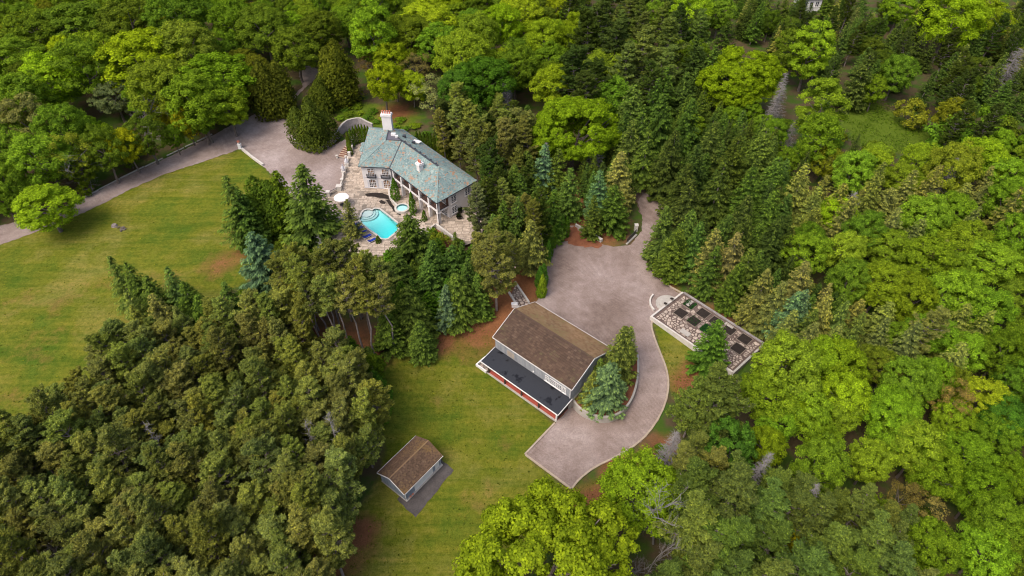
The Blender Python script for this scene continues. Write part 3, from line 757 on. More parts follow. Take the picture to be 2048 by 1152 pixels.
MB().bar(S(a0 + .02, b0 - .1, .3), S(a0 + .02, b0 - .1, gE - .1), .09, .09).build('downpipe', M['white'], gar)
for i in range(2): MB().box(a0 + .7 + i * .5, a0 + 1.0 + i * .5, b0 - .3, b0 - .08, .25, .42, S).build('doorstep_stone', M['terracotta'], gar)
# ------------------------------------------------------------------ mansion
TZ = 3.5                                           # terrace level
EZ, RZ = 9.8, 13.0
hA, hB, hC, hD, hE, hF = [P(x, y, EZ) for x, y in ((716.6, 333), (779.5, 335.7), (873.5, 406.5), (953.9, 361), (807, 259), (738.5, 254.5))]
r1_, r2_, t1_, t2_ = P(876.7, 332.8, RZ), P(803.9, 281.5, RZ), P(776.7, 261.7, RZ), P(772.5, 280, RZ)
man = empty('mansion', Vector(((hA.x + hD.x) / 2, (hA.y + hD.y) / 2, TZ)), 'white two storey mansion with green slate roof and columned loggia', 'house')
def inset(poly, d):
    n = len(poly); out = []
    for i in range(n):
        a, b, c = Vector(poly[i - 1]).to_2d(), Vector(poly[i]).to_2d(), Vector(poly[(i + 1) % n]).to_2d()
        e1 = (b - a).normalized(); e2 = (c - b).normalized(); n1 = Vector((-e1.y, e1.x)); n2 = Vector((-e2.y, e2.x)); k = (n1 + n2) / (1 + n1.dot(n2))
        out.append(b + k * d)
    return out
foot = inset([hA, hB, hC, hD, hE, hF], .5)
wA, wB, wC, wD, wE, wF = foot
dW = (wC - wB).normalized(); nW = Vector((-dW.y, dW.x)); dE = (wD - wC).normalized()
REC = 3.1
fn = (wB - wA).normalized(); ib = wB + nW * REC; LW = (wC - wB).length
ic = wC + dE * (REC / dE.dot(nW))
def V3(p, z): return Vector((p.x, p.y, z))
solid = [wA, wB, ib, ic, wD, wE, wF]
MB().hexa([V3(p, TZ - 1) for p in solid], [V3(p, EZ - .05) for p in solid]).build('wall', M['stucco'], man)
MB().hexa([V3(p, 6.45) for p in (wB - dW * -.02, wC + dE * 0, ic, ib)], [V3(p, 6.8) for p in (wB - dW * -.02, wC, ic, ib)]).build('balcony_floor', M['stucco'], man)
MB().hexa([V3(p, 6.81) for p in (wB + dW * .3 + nW * .3, wC - dW * .3 + dE * .3, ic - dW * .05, ib + dW * .05)], [V3(p, 6.84) for p in (wB + dW * .3 + nW * .3, wC - dW * .3 + dE * .3, ic - dW * .05, ib + dW * .05)]).build('balcony_deck', M['brown_floor'], man)
q = [ib - nW * .03, ic - nW * .03, ic + nW * .01, ib + nW * .01]; MB().hexa([V3(p, 6.85) for p in q], [V3(p, EZ - .1) for p in q]).build('balcony_back_wall', M['brown_wall'], man)
NCOL = 6
for i in range(NCOL):
    c = wB.lerp(wC, i / (NCOL - 1)) + nW * .28 + dW * (.3 if i == 0 else (-.28 if i == NCOL - 1 else 0))
    for z0, z1, rr in ((TZ, 6.45, .34), (6.8, EZ - .1, .27)):
        mb = MB(); s1, s2 = dW * rr, nW * rr
        mb.hexa([V3(c + a, z0) for a in (-s1 - s2, s1 - s2, s1 + s2, -s1 + s2)], [V3(c + a, z1) for a in (-s1 - s2, s1 - s2, s1 + s2, -s1 + s2)])
        s1, s2 = s1 * 1.25, s2 * 1.25
        mb.hexa([V3(c + a, z1 - .3) for a in (-s1 - s2, s1 - s2, s1 + s2, -s1 + s2)], [V3(c + a, z1 - .005) for a in (-s1 - s2, s1 - s2, s1 + s2, -s1 + s2)])
        mb.build('column', M['stucco'], man)
def railing(thing, a, b, z, h=1.0, mat='dark_iron', name='balcony_railing', gap=.16):
    mb = MB(); A_, B_ = V3(a, z), V3(b, z); n = int((B_ - A_).length / gap)
    mb.bar(A_ + Vector((0, 0, h)), B_ + Vector((0, 0, h)), .07, .06); mb.bar(A_ + Vector((0, 0, .1)), B_ + Vector((0, 0, .1)), .05, .05)
    for i in range(n + 1):
        p = A_.lerp(B_, i / max(1, n)); mb.bar(p, p + Vector((0, 0, h)), .035, .035, up=(1, 0, 0))
    return mb.build(name, M[mat], thing)
for i in range(NCOL - 1):
    a = wB.lerp(wC, i / (NCOL - 1)) + nW * .2; b = wB.lerp(wC, (i + 1) / (NCOL - 1)) + nW * .2; railing(man, a.lerp(b, .1), a.lerp(b, .9), 6.84, .95)
railing(man, wC.lerp(ic, .14) - dW * .15, wC.lerp(ic, .97) - dW * .15, 6.84, .95)
rw = V3(dW, 0)
for i in range(NCOL - 1):
    c = ib.lerp(ic, (i + .5) / (NCOL - 1))
    window(man, frame(V3(c - nW * .05, TZ + .1), rw), 2.0, 2.3, 4, 4, pane='dark_pane', name='french_door')
    window(man, frame(V3(c - nW * .05, 6.95), rw), 1.7, 2.0, 4, 3, pane='dark_pane', name='french_door')
rf = V3(fn, 0); fnl = (wB - wA).length
for fr in (.30, .775):
    c = wA.lerp(wB, fr); o_ = Vector((fn.y, -fn.x)) * .02
    window(man, frame(V3(c + o_, 7.05), rf), 1.45, 2.0, 4, 4, shutters=False)
    window(man, frame(V3(c + o_, 3.75), rf), 1.55, 1.95, 4, 4, arch=True, shutters=True)
    F = frame(V3(c + o_, 6.75), rf); mb = MB(); mb.box(-1.1, 1.1, .02, .5, -.08, .04, F)
    for k in range(15): x = -1.05 + 2.1 * k / 14; mb.box(x - .025, x + .025, .44, .49, .04, .85, F)
    for x in (-1.08, 1.08):
        for k in range(3): mb.box(x - .025, x + .025, .05 + k * .15, .1 + k * .15, .04, .85, F)
    mb.box(-1.1, 1.1, .43, .5, .85, .92, F); bl = mb.build('balconette', M['dark_iron'], man)
    mb = MB(); mb.box(-.95, .95, .16, .4, .05, .34, F); sub('flower_box', mb, M['stucco_grey'], bl, man)
F = frame(V3(wA, 6.62), rf); MB().box(-.05, fnl + .05, .0, .07, -.13, .07, F).build('string_course', M['stucco_grey'], man)
MB().box(-.05, fnl + .05, .0, .09, -3.2, -2.85, F).build('plinth', M['stucco_grey'], man)
re_ = V3(dE, 0)
for fr, zz in ((.42, 7.1), (.42, 4.2), (.80, 7.1)):
    window(man, frame(V3(wC.lerp(wD, fr), zz) + Vector((dE.y, -dE.x, 0)) * .02, re_), 1.35, 1.75, 2 if zz > 0 else 4, 4, pane='dark_pane', name='window')
for p in (wB, wC):
    q = p + (wC - wB).normalized() * (.25 if p is wC else .0) - nW * .22
    MB().bar(V3(q, TZ), V3(q, EZ - .1), .13, .13, up=(1, 0, 0)).build('downpipe', M['gutter'], man)
faces = [[hA, hB, r2_, t2_], [hB, hC, r1_, r2_], [hC, hD, r1_], [hD, hE, r1_], [hE, r2_, r1_], [hE, t1_, r2_], [hE, hF, t1_], [hF, hA, t2_, t1_]]
rmb = MB()
for f in faces:
    if len(f) == 4: rmb.poly([f[0], f[1], f[2]]); rmb.poly([f[0], f[2], f[3]])
    else: rmb.poly(f)
rmb.hexa([p - Vector((0, 0, .22)) for p in (hA, hB, hC, hD, hE, hF)], [p - Vector((0, 0, .02)) for p in (hA, hB, hC, hD, hE, hF)])
roof = rmb.build('roof', M['slate'], man)
fl2 = []
for f in faces: fl2 += [[f[0], f[1], f[2]], [f[0], f[2], f[3]]] if len(f) == 4 else [f]
sub('slates', roof_pieces(fl2, .30, .34, 11, lift=.02, thick=.03), M['slate'], roof, man, kind='stuff')
up = Vector((0, 0, .03))
MB().hexa([p - Vector((0, 0, .3)) for p in (t1_, t2_, r2_)], [p + Vector((0, 0, .01)) for p in (t1_, t2_, r2_)]).build('flat_roof', M['flat_roof'], man)
ring = [hA, hB, hC, hD, hE, hF]
for i in range(6):
    MB().bar(ring[i] - up * 2, ring[(i + 1) % 6] - up * 2, .22, .16).build('gutter', M['gutter'], man)
for a, b, wd_, mt in ((r1_, r2_, .42, 'gutter'), (t1_, r2_, .3, 'gutter'), (hB, r2_, .26, 'gutter'), (t2_, r2_, .2, 'gutter'), (t1_, t2_, .2, 'gutter'), (hC, r1_, .24, 'slate'), (hD, r1_, .24, 'slate'), (hA, t2_, .26, 'slate')):
    MB().bar(Vector(a) + up * 2.4, Vector(b) + up * 2.4, wd_, .07).build('ridge_cap' if a is not hB else 'valley_flashing', M[mt], man)
def plane_hit(px, py, f):
    n = (f[1] - f[0]).cross(f[2] - f[0]); o_ = Vector((0, 0, CAM_H)); d = Vector(ray(px, py)); return o_ + d * ((f[0] - o_).dot(n) / d.dot(n))
def chimney(base, top, wx, wy, rot, pots):
    rx = Vector((math.cos(rot), math.sin(rot), 0)); ry = Vector((-rx.y, rx.x, 0)); b = Vector(base)
    F = lambda x, y, z: Vector((b.x, b.y, 0)) + rx * x + ry * y + Vector((0, 0, z))
    mb = MB(); hx, hy = wx / 2, wy / 2; mb.box(-hx, hx, -hy, hy, b.z - 1.6, top - .75, F)
    for k, (e, z0, z1) in enumerate(((.10, top - .75, top - .5), (.2, top - .5, top - .3), (.14, top - .3, top))): mb.box(-hx - e, hx + e, -hy - e, hy + e, z0, z1, F)
    ch = mb.build('chimney', M['stucco'], man)
    for i in range(pots):
        x = (i - (pots - 1) / 2) * (wx / max(1, pots)); c = F(x, 0, 0)
        sub('chimney_pot', MB().lathe([(.2, top), (.22, top + .1), (.16, top + .2), (.17, top + .6), (.21, top + .64), (.2, top + .7)], (c.x, c.y, 0), 10), M['terracotta'], ch, man)
    return ch
cb = P(776, 257, 12.4); tz = 13.0
while project((cb.x, cb.y, tz))[1] > 228.5: tz += .1
chimney(cb + Vector((0, .4, 0)), tz, 2.3, 1.25, R(-6), 4)
cb = plane_hit(840.5, 339, faces[1]); tz = cb.z
while project((cb.x, cb.y, tz))[1] > 325: tz += .05
chimney(cb, tz, 1.1, 1.1, math.atan2(dW.y, dW.x), 2)
nf = [hE, r2_, r1_]
for x, y in ((809, 275), (827.5, 287.5)):
    p = plane_hit(x, y, [hE, t1_, r2_]); MB().box(p.x - .4, p.x + .4, p.y - .35, p.y + .35, p.z - .3, p.z + .65).build('roof_vent', M['gutter'], man)
p = plane_hit(834, 285.5, nf); mb = MB(); mb.bar(p + Vector((-1.0, .9, .05)), p + Vector((.9, -.4, .35)), 1.0, .16); mb.build('skylight', M['white'], man)
for x, y, s in ((787, 270.5, .55), (793.5, 274.5, .35)):
    p = P(x, y, RZ); MB().box(p.x - s, p.x + s, p.y - s * .7, p.y + s * .7, RZ, RZ + .5).build('roof_hatch', M['white'], man)
for i in range(7):
    p = r2_.lerp(r1_, (i + .5) / 7); MB().box(p.x - .1, p.x + .3, p.y + .15, p.y + .45, RZ - .1, RZ + .22).build('ridge_vent', M['gutter'], man)
for x, y in ((775, 312), (790, 300), (768, 325), (806, 310), (835, 352), (868, 372), (850, 362), (905, 362), (921, 363), (895, 345), (862, 350), (746, 318), (757, 300), (888, 385)):
    f = min(faces[:3], key=lambda f: abs(sdist(np.array([plane_hit(x, y, f).x]), np.array([plane_hit(x, y, f).y]), f)[0] - 50) if sdist(np.array([plane_hit(x, y, f).x]), np.array([plane_hit(x, y, f).y]), f)[0] > 0 else 1e3)
    p = plane_hit(x, y, f); MB().box(p.x - .07, p.x + .07, p.y - .07, p.y + .07, p.z, p.z + .16).build('snow_guard', M['gutter'], man)
# entrance porch with its own little slate roof
e1, e2, e3, e4 = P(723, 285.5, 8.4), P(719, 301.5, 8.4), P(725.5, 303.5, 8.6), P(743, 284, 9.6)
e5 = P(740, 281, 8.6)
pf = [[e2, e3, e4], [e1, e2, e4], [e5, e1, e4]]
pm = slab(pf, .14); po = pm.build('porch_roof', M['slate'], man); sub('slates', roof_pieces(pf, .3, .34, 12, lift=.02), M['slate'], po, man, kind='stuff')
MB().bar(e3 + up, e4 + up, .2, .08).build('valley_flashing', M['gutter'], man)
pw = inset([e1, e2, e3, e5][::-1], .0); cxy = sum((Vector(p.to_2d()) for p in (e1, e2, e3, e5)), Vector((0, 0))) / 4
pw = [cxy.lerp(p.to_2d(), .85) for p in (e1, e2, e3, e5)]; MB().hexa([V3(p, TZ) for p in pw], [V3(p, 8.3) for p in pw]).build('porch_wall', M['stucco'], man)

# ------------------------------------------------------------------ terrace, pool
def PT(pts, z=TZ): return [P(x, y, z) for x, y in pts]
TERR = [(706, 283), (701, 303), (695, 320), (688, 341), (685, 358), (678, 374), (656, 388), (634, 401), (630, 440), (690, 505), (760, 515), (810, 500), (850, 478), (864, 456), (873, 451), (926, 492), (958, 480), (975, 440), (962, 408), (900, 380), (760, 262), (735, 270)]
POOL = [(716, 438.2), (720.5, 432.8), (722.5, 426), (726.5, 420.8), (733.4, 418.2), (740, 418.4), (744.7, 420), (747, 417.5), (750, 416.5), (759.4, 417), (778, 431.5), (796, 446), (799, 452), (795, 462), (783, 472), (777, 476.8), (770.7, 478.6), (761.2, 477.3), (753.5, 470), (737, 459), (724.7, 448.6)]
pool_w = [tuple(p[:2]) for p in PT(POOL)]
terr_w = [tuple(p[:2]) for p in PT(TERR)]
tzf = lambda x, y: np.full(np.shape(x), TZ)
terr = drape('terrace', terr_w, M['terrace_joint'], -.03, holes=[pool_w], zf=tzf, kind='structure')
terr['org'] = (0, 0, 0)
strip(mb := MB(), [Vector((a, b, TZ - 1.2)) for a, b in resample([Vector((*p, 0)) for p in terr_w[:8]], 2.0) and [tuple(v[:2]) for v in resample([Vector((*p, 0)) for p in terr_w[:8]], 2.0)]], .3, -.4, 1.14); mb.build('terrace_edge', M['pale_stone'], None, kind='structure')
strip(mb := MB(), [Vector((a, b, TZ - 1.2)) for a, b in terr_w[11:16]], .4, -.4, 1.75); mb.build('parapet_wall', M['pale_stone'], None, label='low pale parapet wall around the side terrace by the loggia corner', cat='parapet')
soilbeds = [[(729, 388.5), (745, 385.5), (764, 386), (777, 391), (779, 399), (768, 397), (750, 394), (735, 393)], [(779, 399), (784, 408), (790, 416), (798, 424), (803, 431), (797, 430), (788, 422), (780, 412), (772, 400)], [(757, 402), (764, 400.5), (772, 404), (770, 408), (761, 407)]]
sb_w = [[tuple(p[:2]) for p in PT(s)] for s in soilbeds]
for k, s in enumerate(sb_w): drape('soil_bed', s, M['soil'], .03, zf=tzf, jit=.12, seed=20 + k, kind='structure')
drape('mulch_bed', PX([(871, 457), (926, 498), (905, 515), (858, 472)]), M['mulch'], .12, jit=.2, seed=40, kind='structure')
rng = random.Random(9); polys = []
fx = Vector((rf.x, rf.y)); fy = Vector((-fx.y, fx.x)); org = wA
house_w = [tuple(p) for p in solid]
bx0, bx1, by0, by1 = -16, 30, -32, 22
y = by0
while y < by1:
    hh = rng.choice((.55, .75, .95, 1.1)); x = bx0 + rng.random()
    while x < bx1:
        ww = rng.uniform(.7, 1.9); g = .05
        q = [org + fx * (x + a) + fy * (y + b) for a, b in ((g, g), (ww - g, g), (ww - g, hh - g), (g, hh - g))]
        if all(inside(p, terr_w) for p in q) and not any(inside(p, pool_w) for p in q) and not all(inside(p, house_w) for p in q):
            cc = (q[0] + q[2]) / 2
            if not inside(cc, pool_w) and not any(inside(cc, s) for s in sb_w) and rng.random() > .03:
                sx, sy = project((cc.x, cc.y, TZ)); polys.append([(p.x + rng.uniform(-.03, .03), p.y + rng.uniform(-.03, .03)) for p in q])
        x += ww
    y += hh
polys = [p for p in polys if not inside(p[0], pool_w)]
stones(polys, lambda x, y: TZ + .01, .04, 'paving_stone', M['slab'], terr, 7, 290, .018)
pool = empty('swimming_pool', V3(Vector(pool_w[0]), TZ), 'turquoise swimming pool with rounded corner steps in the stone terrace', 'pool')
WZ, BZ = 3.40, 2.4
ps = [tuple(v[:2]) for v in resample([Vector((*p, 0)) for p in pool_w] + [Vector((*pool_w[0], 0))], .8)[:-1]]
pa_, pb_ = P(726, 432, WZ), P(786, 466, WZ); pd_ = (pb_ - pa_)
def floor_z(x, y):
    t = np.clip(((np.asarray(x) - pa_.x) * pd_.x + (np.asarray(y) - pa_.y) * pd_.y) / pd_.length_squared, 0, 1); return 2.95 - 1.5 * t ** 1.3
mb = MB()
for i in range(len(ps)):
    a, b = ps[i - 1], ps[i]; mb.poly([(*a, 1.3), (*b, 1.3), (*b, TZ), (*a, TZ)])
mb.build('basin', M['plaster'], pool)
fl_ = drape('pool_floor', ps, M['plaster'], 0, zf=floor_z); fl_.parent = pool; fl_.matrix_parent_inverse = Matrix.Translation(-pool.location)
mb = MB()
for i in range(len(ps)):
    a, b = ps[i - 1], ps[i]; mb.poly([(*a, TZ - .2), (*b, TZ - .2), (*b, TZ + .01), (*a, TZ + .01)])
c2 = sum((Vector(p) for p in ps), Vector((0, 0))) / len(ps)
mb.v = [((x - c2.x) * .9985 + c2.x, (y - c2.y) * .9985 + c2.y, z) for x, y, z in mb.v]; mb.build('tile_band', M['tile'], pool)
MB().hexa([(a, b, 1.2) for a, b in ps], [(a, b, WZ) for a, b in ps]).build('water', M['water'], pool)
strip(mb := MB(), [Vector((*p, TZ)) for p in ps + [ps[0]]], .42, -.02, .06); mb.build('coping', M['pale_stone'], pool)
sc_ = P(732.5, 425, WZ)
for k, (rr, z) in enumerate(((1.55, 3.25), (2.15, 3.12), (2.75, 3.0))):
    arc = [Vector((sc_.x + rr * math.cos(t), sc_.y + rr * math.sin(t), 0)) for t in np.linspace(0, 2 * math.pi, 40)[:-1]]
    ok = [p for p in arc if inside(p, pool_w)]
    mb = MB(); pl = clip_convex([tuple(p[:2]) for p in arc], [tuple(p) for p in [(a, b) for a, b in ps]]) if False else [tuple(p[:2]) for p in arc]
    mb.hexa([(a, b, BZ) for a, b in pl], [(a, b, z) for a, b in pl]); st = mb.build('step', M['white'], pool)
    rim = [Vector((a, b, z)) for a, b in pl + [pl[0]]]; strip(m2 := MB(), rim, .05, -.01, .012); sub('tile_edge', m2, M['tile'], st, pool)
spa = empty('spa_tub', P(804.5, 418.5, TZ), 'small round raised spa tub between the columnar cypresses', 'spa')
c = spa.location
MB().lathe([(1.75, -.1), (1.75, .5), (1.3, .52), (1.3, .28), (1.3, .05)], c, 28).build('rim', M['pale_stone'], spa)
mb = MB(); mb.lathe([(1.29, .06), (1.29, .47)], c, 28); mb.f = mb.f[:-1]; mb.build('basin', M['tile'], spa)
MB().poly([(c.x + 1.28 * math.cos(t), c.y + 1.28 * math.sin(t), c.z + .38) for t in np.linspace(0, 2 * math.pi, 29)[:-1]]).build('water', M['water'], spa)
MB().lathe([(.02, .07), (1.28, .07), (1.28, .09), (.02, .09)], c, 28).build('floor', M['plaster'], spa)
pwl = empty('planter_wall', P(779, 392, TZ), 'low curved stone planter wall by the first columnar cypress', 'low wall')
strip(mb := MB(), resample(smooth_line([P(x, y, TZ) for x, y in ((778.5, 379), (778, 388), (781, 398), (788, 408), (796, 415))], 2), .5), .4, -.1, .6); mb.build('wall', M['pale_stone'], pwl)

# loungers
for i, (x, y) in enumerate(((711.5, 452), (718.5, 459), (725.5, 467), (734.5, 475), (744.5, 483))):
    c = P(x, y, TZ); a = P(x + 7, y - 3.5, TZ) - c; a.z = 0; a.normalize(); b = Vector((-a.y, a.x, 0))
    F = (lambda c, a, b: (lambda u, v, z: c + a * u + b * v + Vector((0, 0, z))))(c, a, b)
    lo = empty('sun_lounger', c, ['shaded blue sun lounger farthest from the small cypress, half under a pine', 'blue sun lounger beside the shaded one under the pine', 'middle blue sun lounger of the poolside row', 'blue sun lounger next to the last one by the small cypress', 'blue sun lounger at the end of the row, beside the small cypress'][i], 'sun lounger', 'blue loungers beside the pool')
    mb = MB(); mb.box(-.98, 1.0, -.36, -.3, .27, .33, F); mb.box(-.98, 1.0, .3, .36, .27, .33, F)
    for k in range(7): mb.box(-.9 + k * .3, -.82 + k * .3, -.3, .3, .27, .32, F)
    mb.build('frame', M['white'], lo)
    for u in (-.85, .85):
        for v in (-.33, .33): MB().box(u - .03, u + .03, v - .03, v + .03, 0, .27, F).build('leg', M['white'], lo)
    MB().box(-.4, 1.0, -.33, .33, .34, .43, F).build('cushion', M['blue'], lo)
    MB().hexa([F(-.42, -.33, .34), F(-.42, .33, .34), F(-.98, .33, .7), F(-.98, -.33, .7)][::-1], [F(-.42, -.33, .43), F(-.42, .33, .43), F(-1.0, .33, .79), F(-1.0, -.33, .79)][::-1]).build('backrest_cushion', M['blue'], lo)
# parasol, table, chairs
c = P(682.5, 394, TZ + 2.3); c.z = TZ
pa = empty('parasol', c, 'round white open parasol on the terrace near the gravel court', 'parasol')
mb = MB(); n = 12; pts = [(c.x + 1.75 * math.cos(2 * math.pi * k / n), c.y + 1.75 * math.sin(2 * math.pi * k / n), c.z + 2.25) for k in range(n)]
for k in range(n):
    a, b = pts[k], pts[(k + 1) % n]; mb.poly([a, b, (c.x, c.y, c.z + 2.85)]); mb.poly([(a[0], a[1], a[2] - .18), (b[0], b[1], b[2] - .18), b, a])
mb.build('canopy', M['canvas'], pa); MB().tube([c, c + Vector((0, 0, 2.95))], .035, 8).build('pole', M['white'], pa); MB().lathe([(.35, 0), (.35, .08), (.08, .12), (.06, .3)], c, 12).build('base', M['concrete'], pa)
def rtable(c, r, lb, mat, name='patio_table'):
    t = empty(name, c, lb, 'table'); MB().lathe([(r, .70), (r, .74)], c, 18).build('tabletop', M[mat], t)
    for k in range(4): MB().tube([c + Vector((math.cos(k * 1.57 + .6) * r * .7, math.sin(k * 1.57 + .6) * r * .7, 0)), c + Vector((math.cos(k * 1.57 + .6) * r * .5, math.sin(k * 1.57 + .6) * r * .5, .7))], .03, 6).build('leg', M['dark_iron'], t)
    return t
rtable(c + Vector((.0, -.75, 0)), .55, 'small dark round table tucked under the white parasol', 'dark_iron')
def chair(c, rz, lb, grp):
    t = empty('patio_chair', c, lb, 'chair', grp); ca_, sa_ = math.cos(rz), math.sin(rz)
    F = lambda x, y, z: c + Vector((x * ca_ - y * sa_, x * sa_ + y * ca_, z))
    MB().box(-.25, .25, -.25, .25, .4, .45, F).build('seat', M['dark_iron'], t); MB().box(-.25, -.2, -.25, .25, .45, .95, F).build('backrest', M['dark_iron'], t)
    for x in (-.22, .22):
        for y in (-.22, .22): MB().box(x - .02, x + .02, y - .02, y + .02, 0, .4, F).build('leg', M['dark_iron'], t)
for (dx, dy, rz, lb) in ((-1.7, -1.0, .5, 'dark patio chair on the tree side of the white parasol'), (1.5, -1.5, 2.6, 'dark patio chair on the pool side of the white parasol'), (2.4, -2.3, 2.0, 'dark patio chair set apart, closest to the pool steps')): chair(c + Vector((dx, dy, 0)), rz, lb, 'dark patio chairs near the white parasol')
c = P(658, 426, TZ); fu = empty('folded_parasol', c, 'dark folded parasol standing at the terrace edge beside the tall spruce', 'parasol')
MB().tube([c, c + Vector((0, 0, 2.4))], .04, 8).build('pole', M['dark_iron'], fu); MB().lathe([(.06, .9), (.24, 1.1), (.2, 1.8), (.06, 2.35)], c, 10).build('canopy', M['dark_wood'], fu); MB().lathe([(.3, 0), (.3, .1), (.06, .14)], c, 10).build('base', M['dark_iron'], fu)
rtable(P(943.5, 421, TZ), .75, 'beige round table on the side terrace beside the mansion end wall', 'tread')
for x, y, lb in ((920, 425, 'dark rounded pot plant by the mansion end wall'), (918, 437, 'larger dark pot plant on the side terrace paving')):
    c = P(x, y, TZ); t = empty('potted_shrub', c, lb, 'plant', 'dark pot plants on the side terrace')
    MB().lathe([(.4, 0), (.55, .5), (.6, .55), (.5, .55)], c, 12).build('pot', M['dark_wood'], t)
    rr = random.Random(int(x)); mb = MB()
    for k in range(260):
        d = Vector((rr.gauss(0, 1), rr.gauss(0, 1), rr.gauss(0, .8))).normalized(); q = c + Vector((0, 0, .9)) + d * rr.uniform(.3, .75); a = Vector((rr.gauss(0, 1), rr.gauss(0, 1), rr.gauss(0, 1))).normalized() * .14; b = d.cross(a).normalized() * .08
        mb.poly([q - a, q + b, q + a, q - b])
    o_ = mb.build('foliage', M['leaf'], t); o_.color = (.03, .04, .012, 1)

# balustrade with pillars, statues on plinths, curved entrance stair
bal = empty('balustrade', P(690, 335, TZ), 'pale stone balustrade with pillars along the terrace above the court', 'balustrade')
def block(p, s, h, mat='pale_stone', cap=True):
    mb = MB(); mb.box(p.x - s, p.x + s, p.y - s, p.y + s, p.z - .3, p.z + h)
    if cap: mb.box(p.x - s - .08, p.x + s + .08, p.y - s - .08, p.y + s + .08, p.z + h, p.z + h + .12)
    return mb
pil = [((707, 289), .3, 1.25), ((704, 300), .3, 1.2), ((699.5, 313), .3, 1.2), ((685, 366), .28, 1.1), ((679, 380), .55, 1.15), ((657, 391), .42, 1.1)]
for (x, y), s, h in pil: block(P(x, y, TZ), s, h).build('pillar', M['pale_stone'], bal)
for a, b in (((707, 289), (704, 300)), ((704, 300), (699.5, 313)), ((697, 318), (693, 334)), ((692, 337), (687, 352)), ((687, 352), (685, 366)), ((685, 366), (681, 378))):
    A_, B_ = P(*a, TZ), P(*b, TZ); mb = MB(); mb.bar(A_ + Vector((0, 0, .82)), B_ + Vector((0, 0, .82)), .3, .13); mb.bar(A_ + Vector((0, 0, .07)), B_ + Vector((0, 0, .07)), .28, .14); bp_ = mb.build('handrail', M['pale_stone'], bal)
    for k in range(1, int((B_ - A_).length / .42)):
        q = A_.lerp(B_, k / int((B_ - A_).length / .42)); MB().lathe([(.1, .14), (.06, .3), (.12, .5), (.07, .75)], q, 8).build('baluster', M['pale_stone'], bal)
for a, b in (((674, 383), (661, 389)), ((654, 393), (634, 402))): railing(bal, P(*a, TZ).to_2d(), P(*b, TZ).to_2d(), TZ, .95, name='iron_railing')
def statue(x, y, lb, tall):
    c = P(x, y, TZ); t = empty('statue', c, lb, 'statue', 'pale statues along the balustrade'); block(c, .45, .8).build('plinth', M['pale_stone'], t)
    b = c + Vector((0, 0, .92))
    MB().lathe([(.36, 0), (.40, .2), (.30, .5), (.34, .8 * tall), (.36, .95 * tall), (.12, 1.1 * tall), (.10, 1.16 * tall), (.17, 1.26 * tall), (.16, 1.4 * tall), (.05, 1.48 * tall)], b, 12).build('figure', M['stucco_grey'], t, smooth=True)
    for s in (-1, 1): MB().tube([b + Vector((s * .34, 0, .9 * tall)), b + Vector((s * .46, -.1, .6 * tall)), b + Vector((s * .2, -.35, .45 * tall))], [.1, .09, .07], 6).build('arm', M['stucco_grey'], t)
statue(694.5, 332, 'bulky pale statue on its plinth nearest the curved stair', 1.0)
statue(688, 347, 'slimmer pale statue on the plinth further from the curved stair', 1.15)
st = empty('curved_stair', G(684, 314), 'curved fan of tan stone steps rising from the court to the terrace', 'stair')
for k in range(6):
    t0, t1 = k / 6, (k + 1) / 6; z = 2.72 + .14 * k
    ed = lambda t: ((675.5 + 15.5 * t ** 1.35, 315 - 19.5 * t), (692.5 + 2.0 * t, 316 - 18.0 * t))
    (a, b), (c_, d) = ed(t0), ed(t1)
    a, b, c_, d = [P(q[0], q[1], 2.9) for q in (a, b, c_, d)]
    MB().hexa([V3(p, 2.3) for p in (a, b, d, c_)], [V3(p, z) for p in (a, b, d, c_)]).build('step', M['terracotta'] if False else M['dark_wood'], st) if False else None
    e, f = c_.lerp(a, .25), d.lerp(b, .25)
    stp = MB().hexa([V3(p, 2.3) for p in (a, b, d, c_)], [V3(p, z - .03) for p in (a, b, d, c_)]).build('riser', M['brown_wall'], st)
    MB().hexa([V3(p, z - .03) for p in (e, f, d, c_)], [V3(p, z + .04) for p in (e, f, d, c_)]).build('tread', M['tread'], st)
for x, y in ((674.5, 316), (692, 317.5)):
    p = P(x, y, 2.7); block(p, .2, .7).build('newel', M['pale_stone'], st)

# curved retaining wall by the motor court
cw = empty('retaining_wall', G(640, 303), 'weathered curved retaining wall around the cedar mound by the motor court', 'retaining wall')
wl = resample(smooth_line(PX([(589, 281), (600, 291), (618, 300), (640, 303), (660, 293), (677, 277), (688, 264), (705, 258), (723, 255), (735, 262), (748, 268)]), 2), .7)
hs = []; 
for i, p in enumerate(wl):
    t = i / (len(wl) - 1); hs.append(p.z + (.35 + .75 * min(1, t / .35) + 1.9 * max(0, min(1, (t - .35) / .3))))
strip(mb := MB(), wl, .4, -.5, 1, tops=hs); mb.build('wall', M['old_wall'], cw)
strip(mb := MB(), [Vector((p.x, p.y, h)) for p, h in zip(wl, hs)], .5, .0, .1); mb.build('coping', M['concrete'], cw)
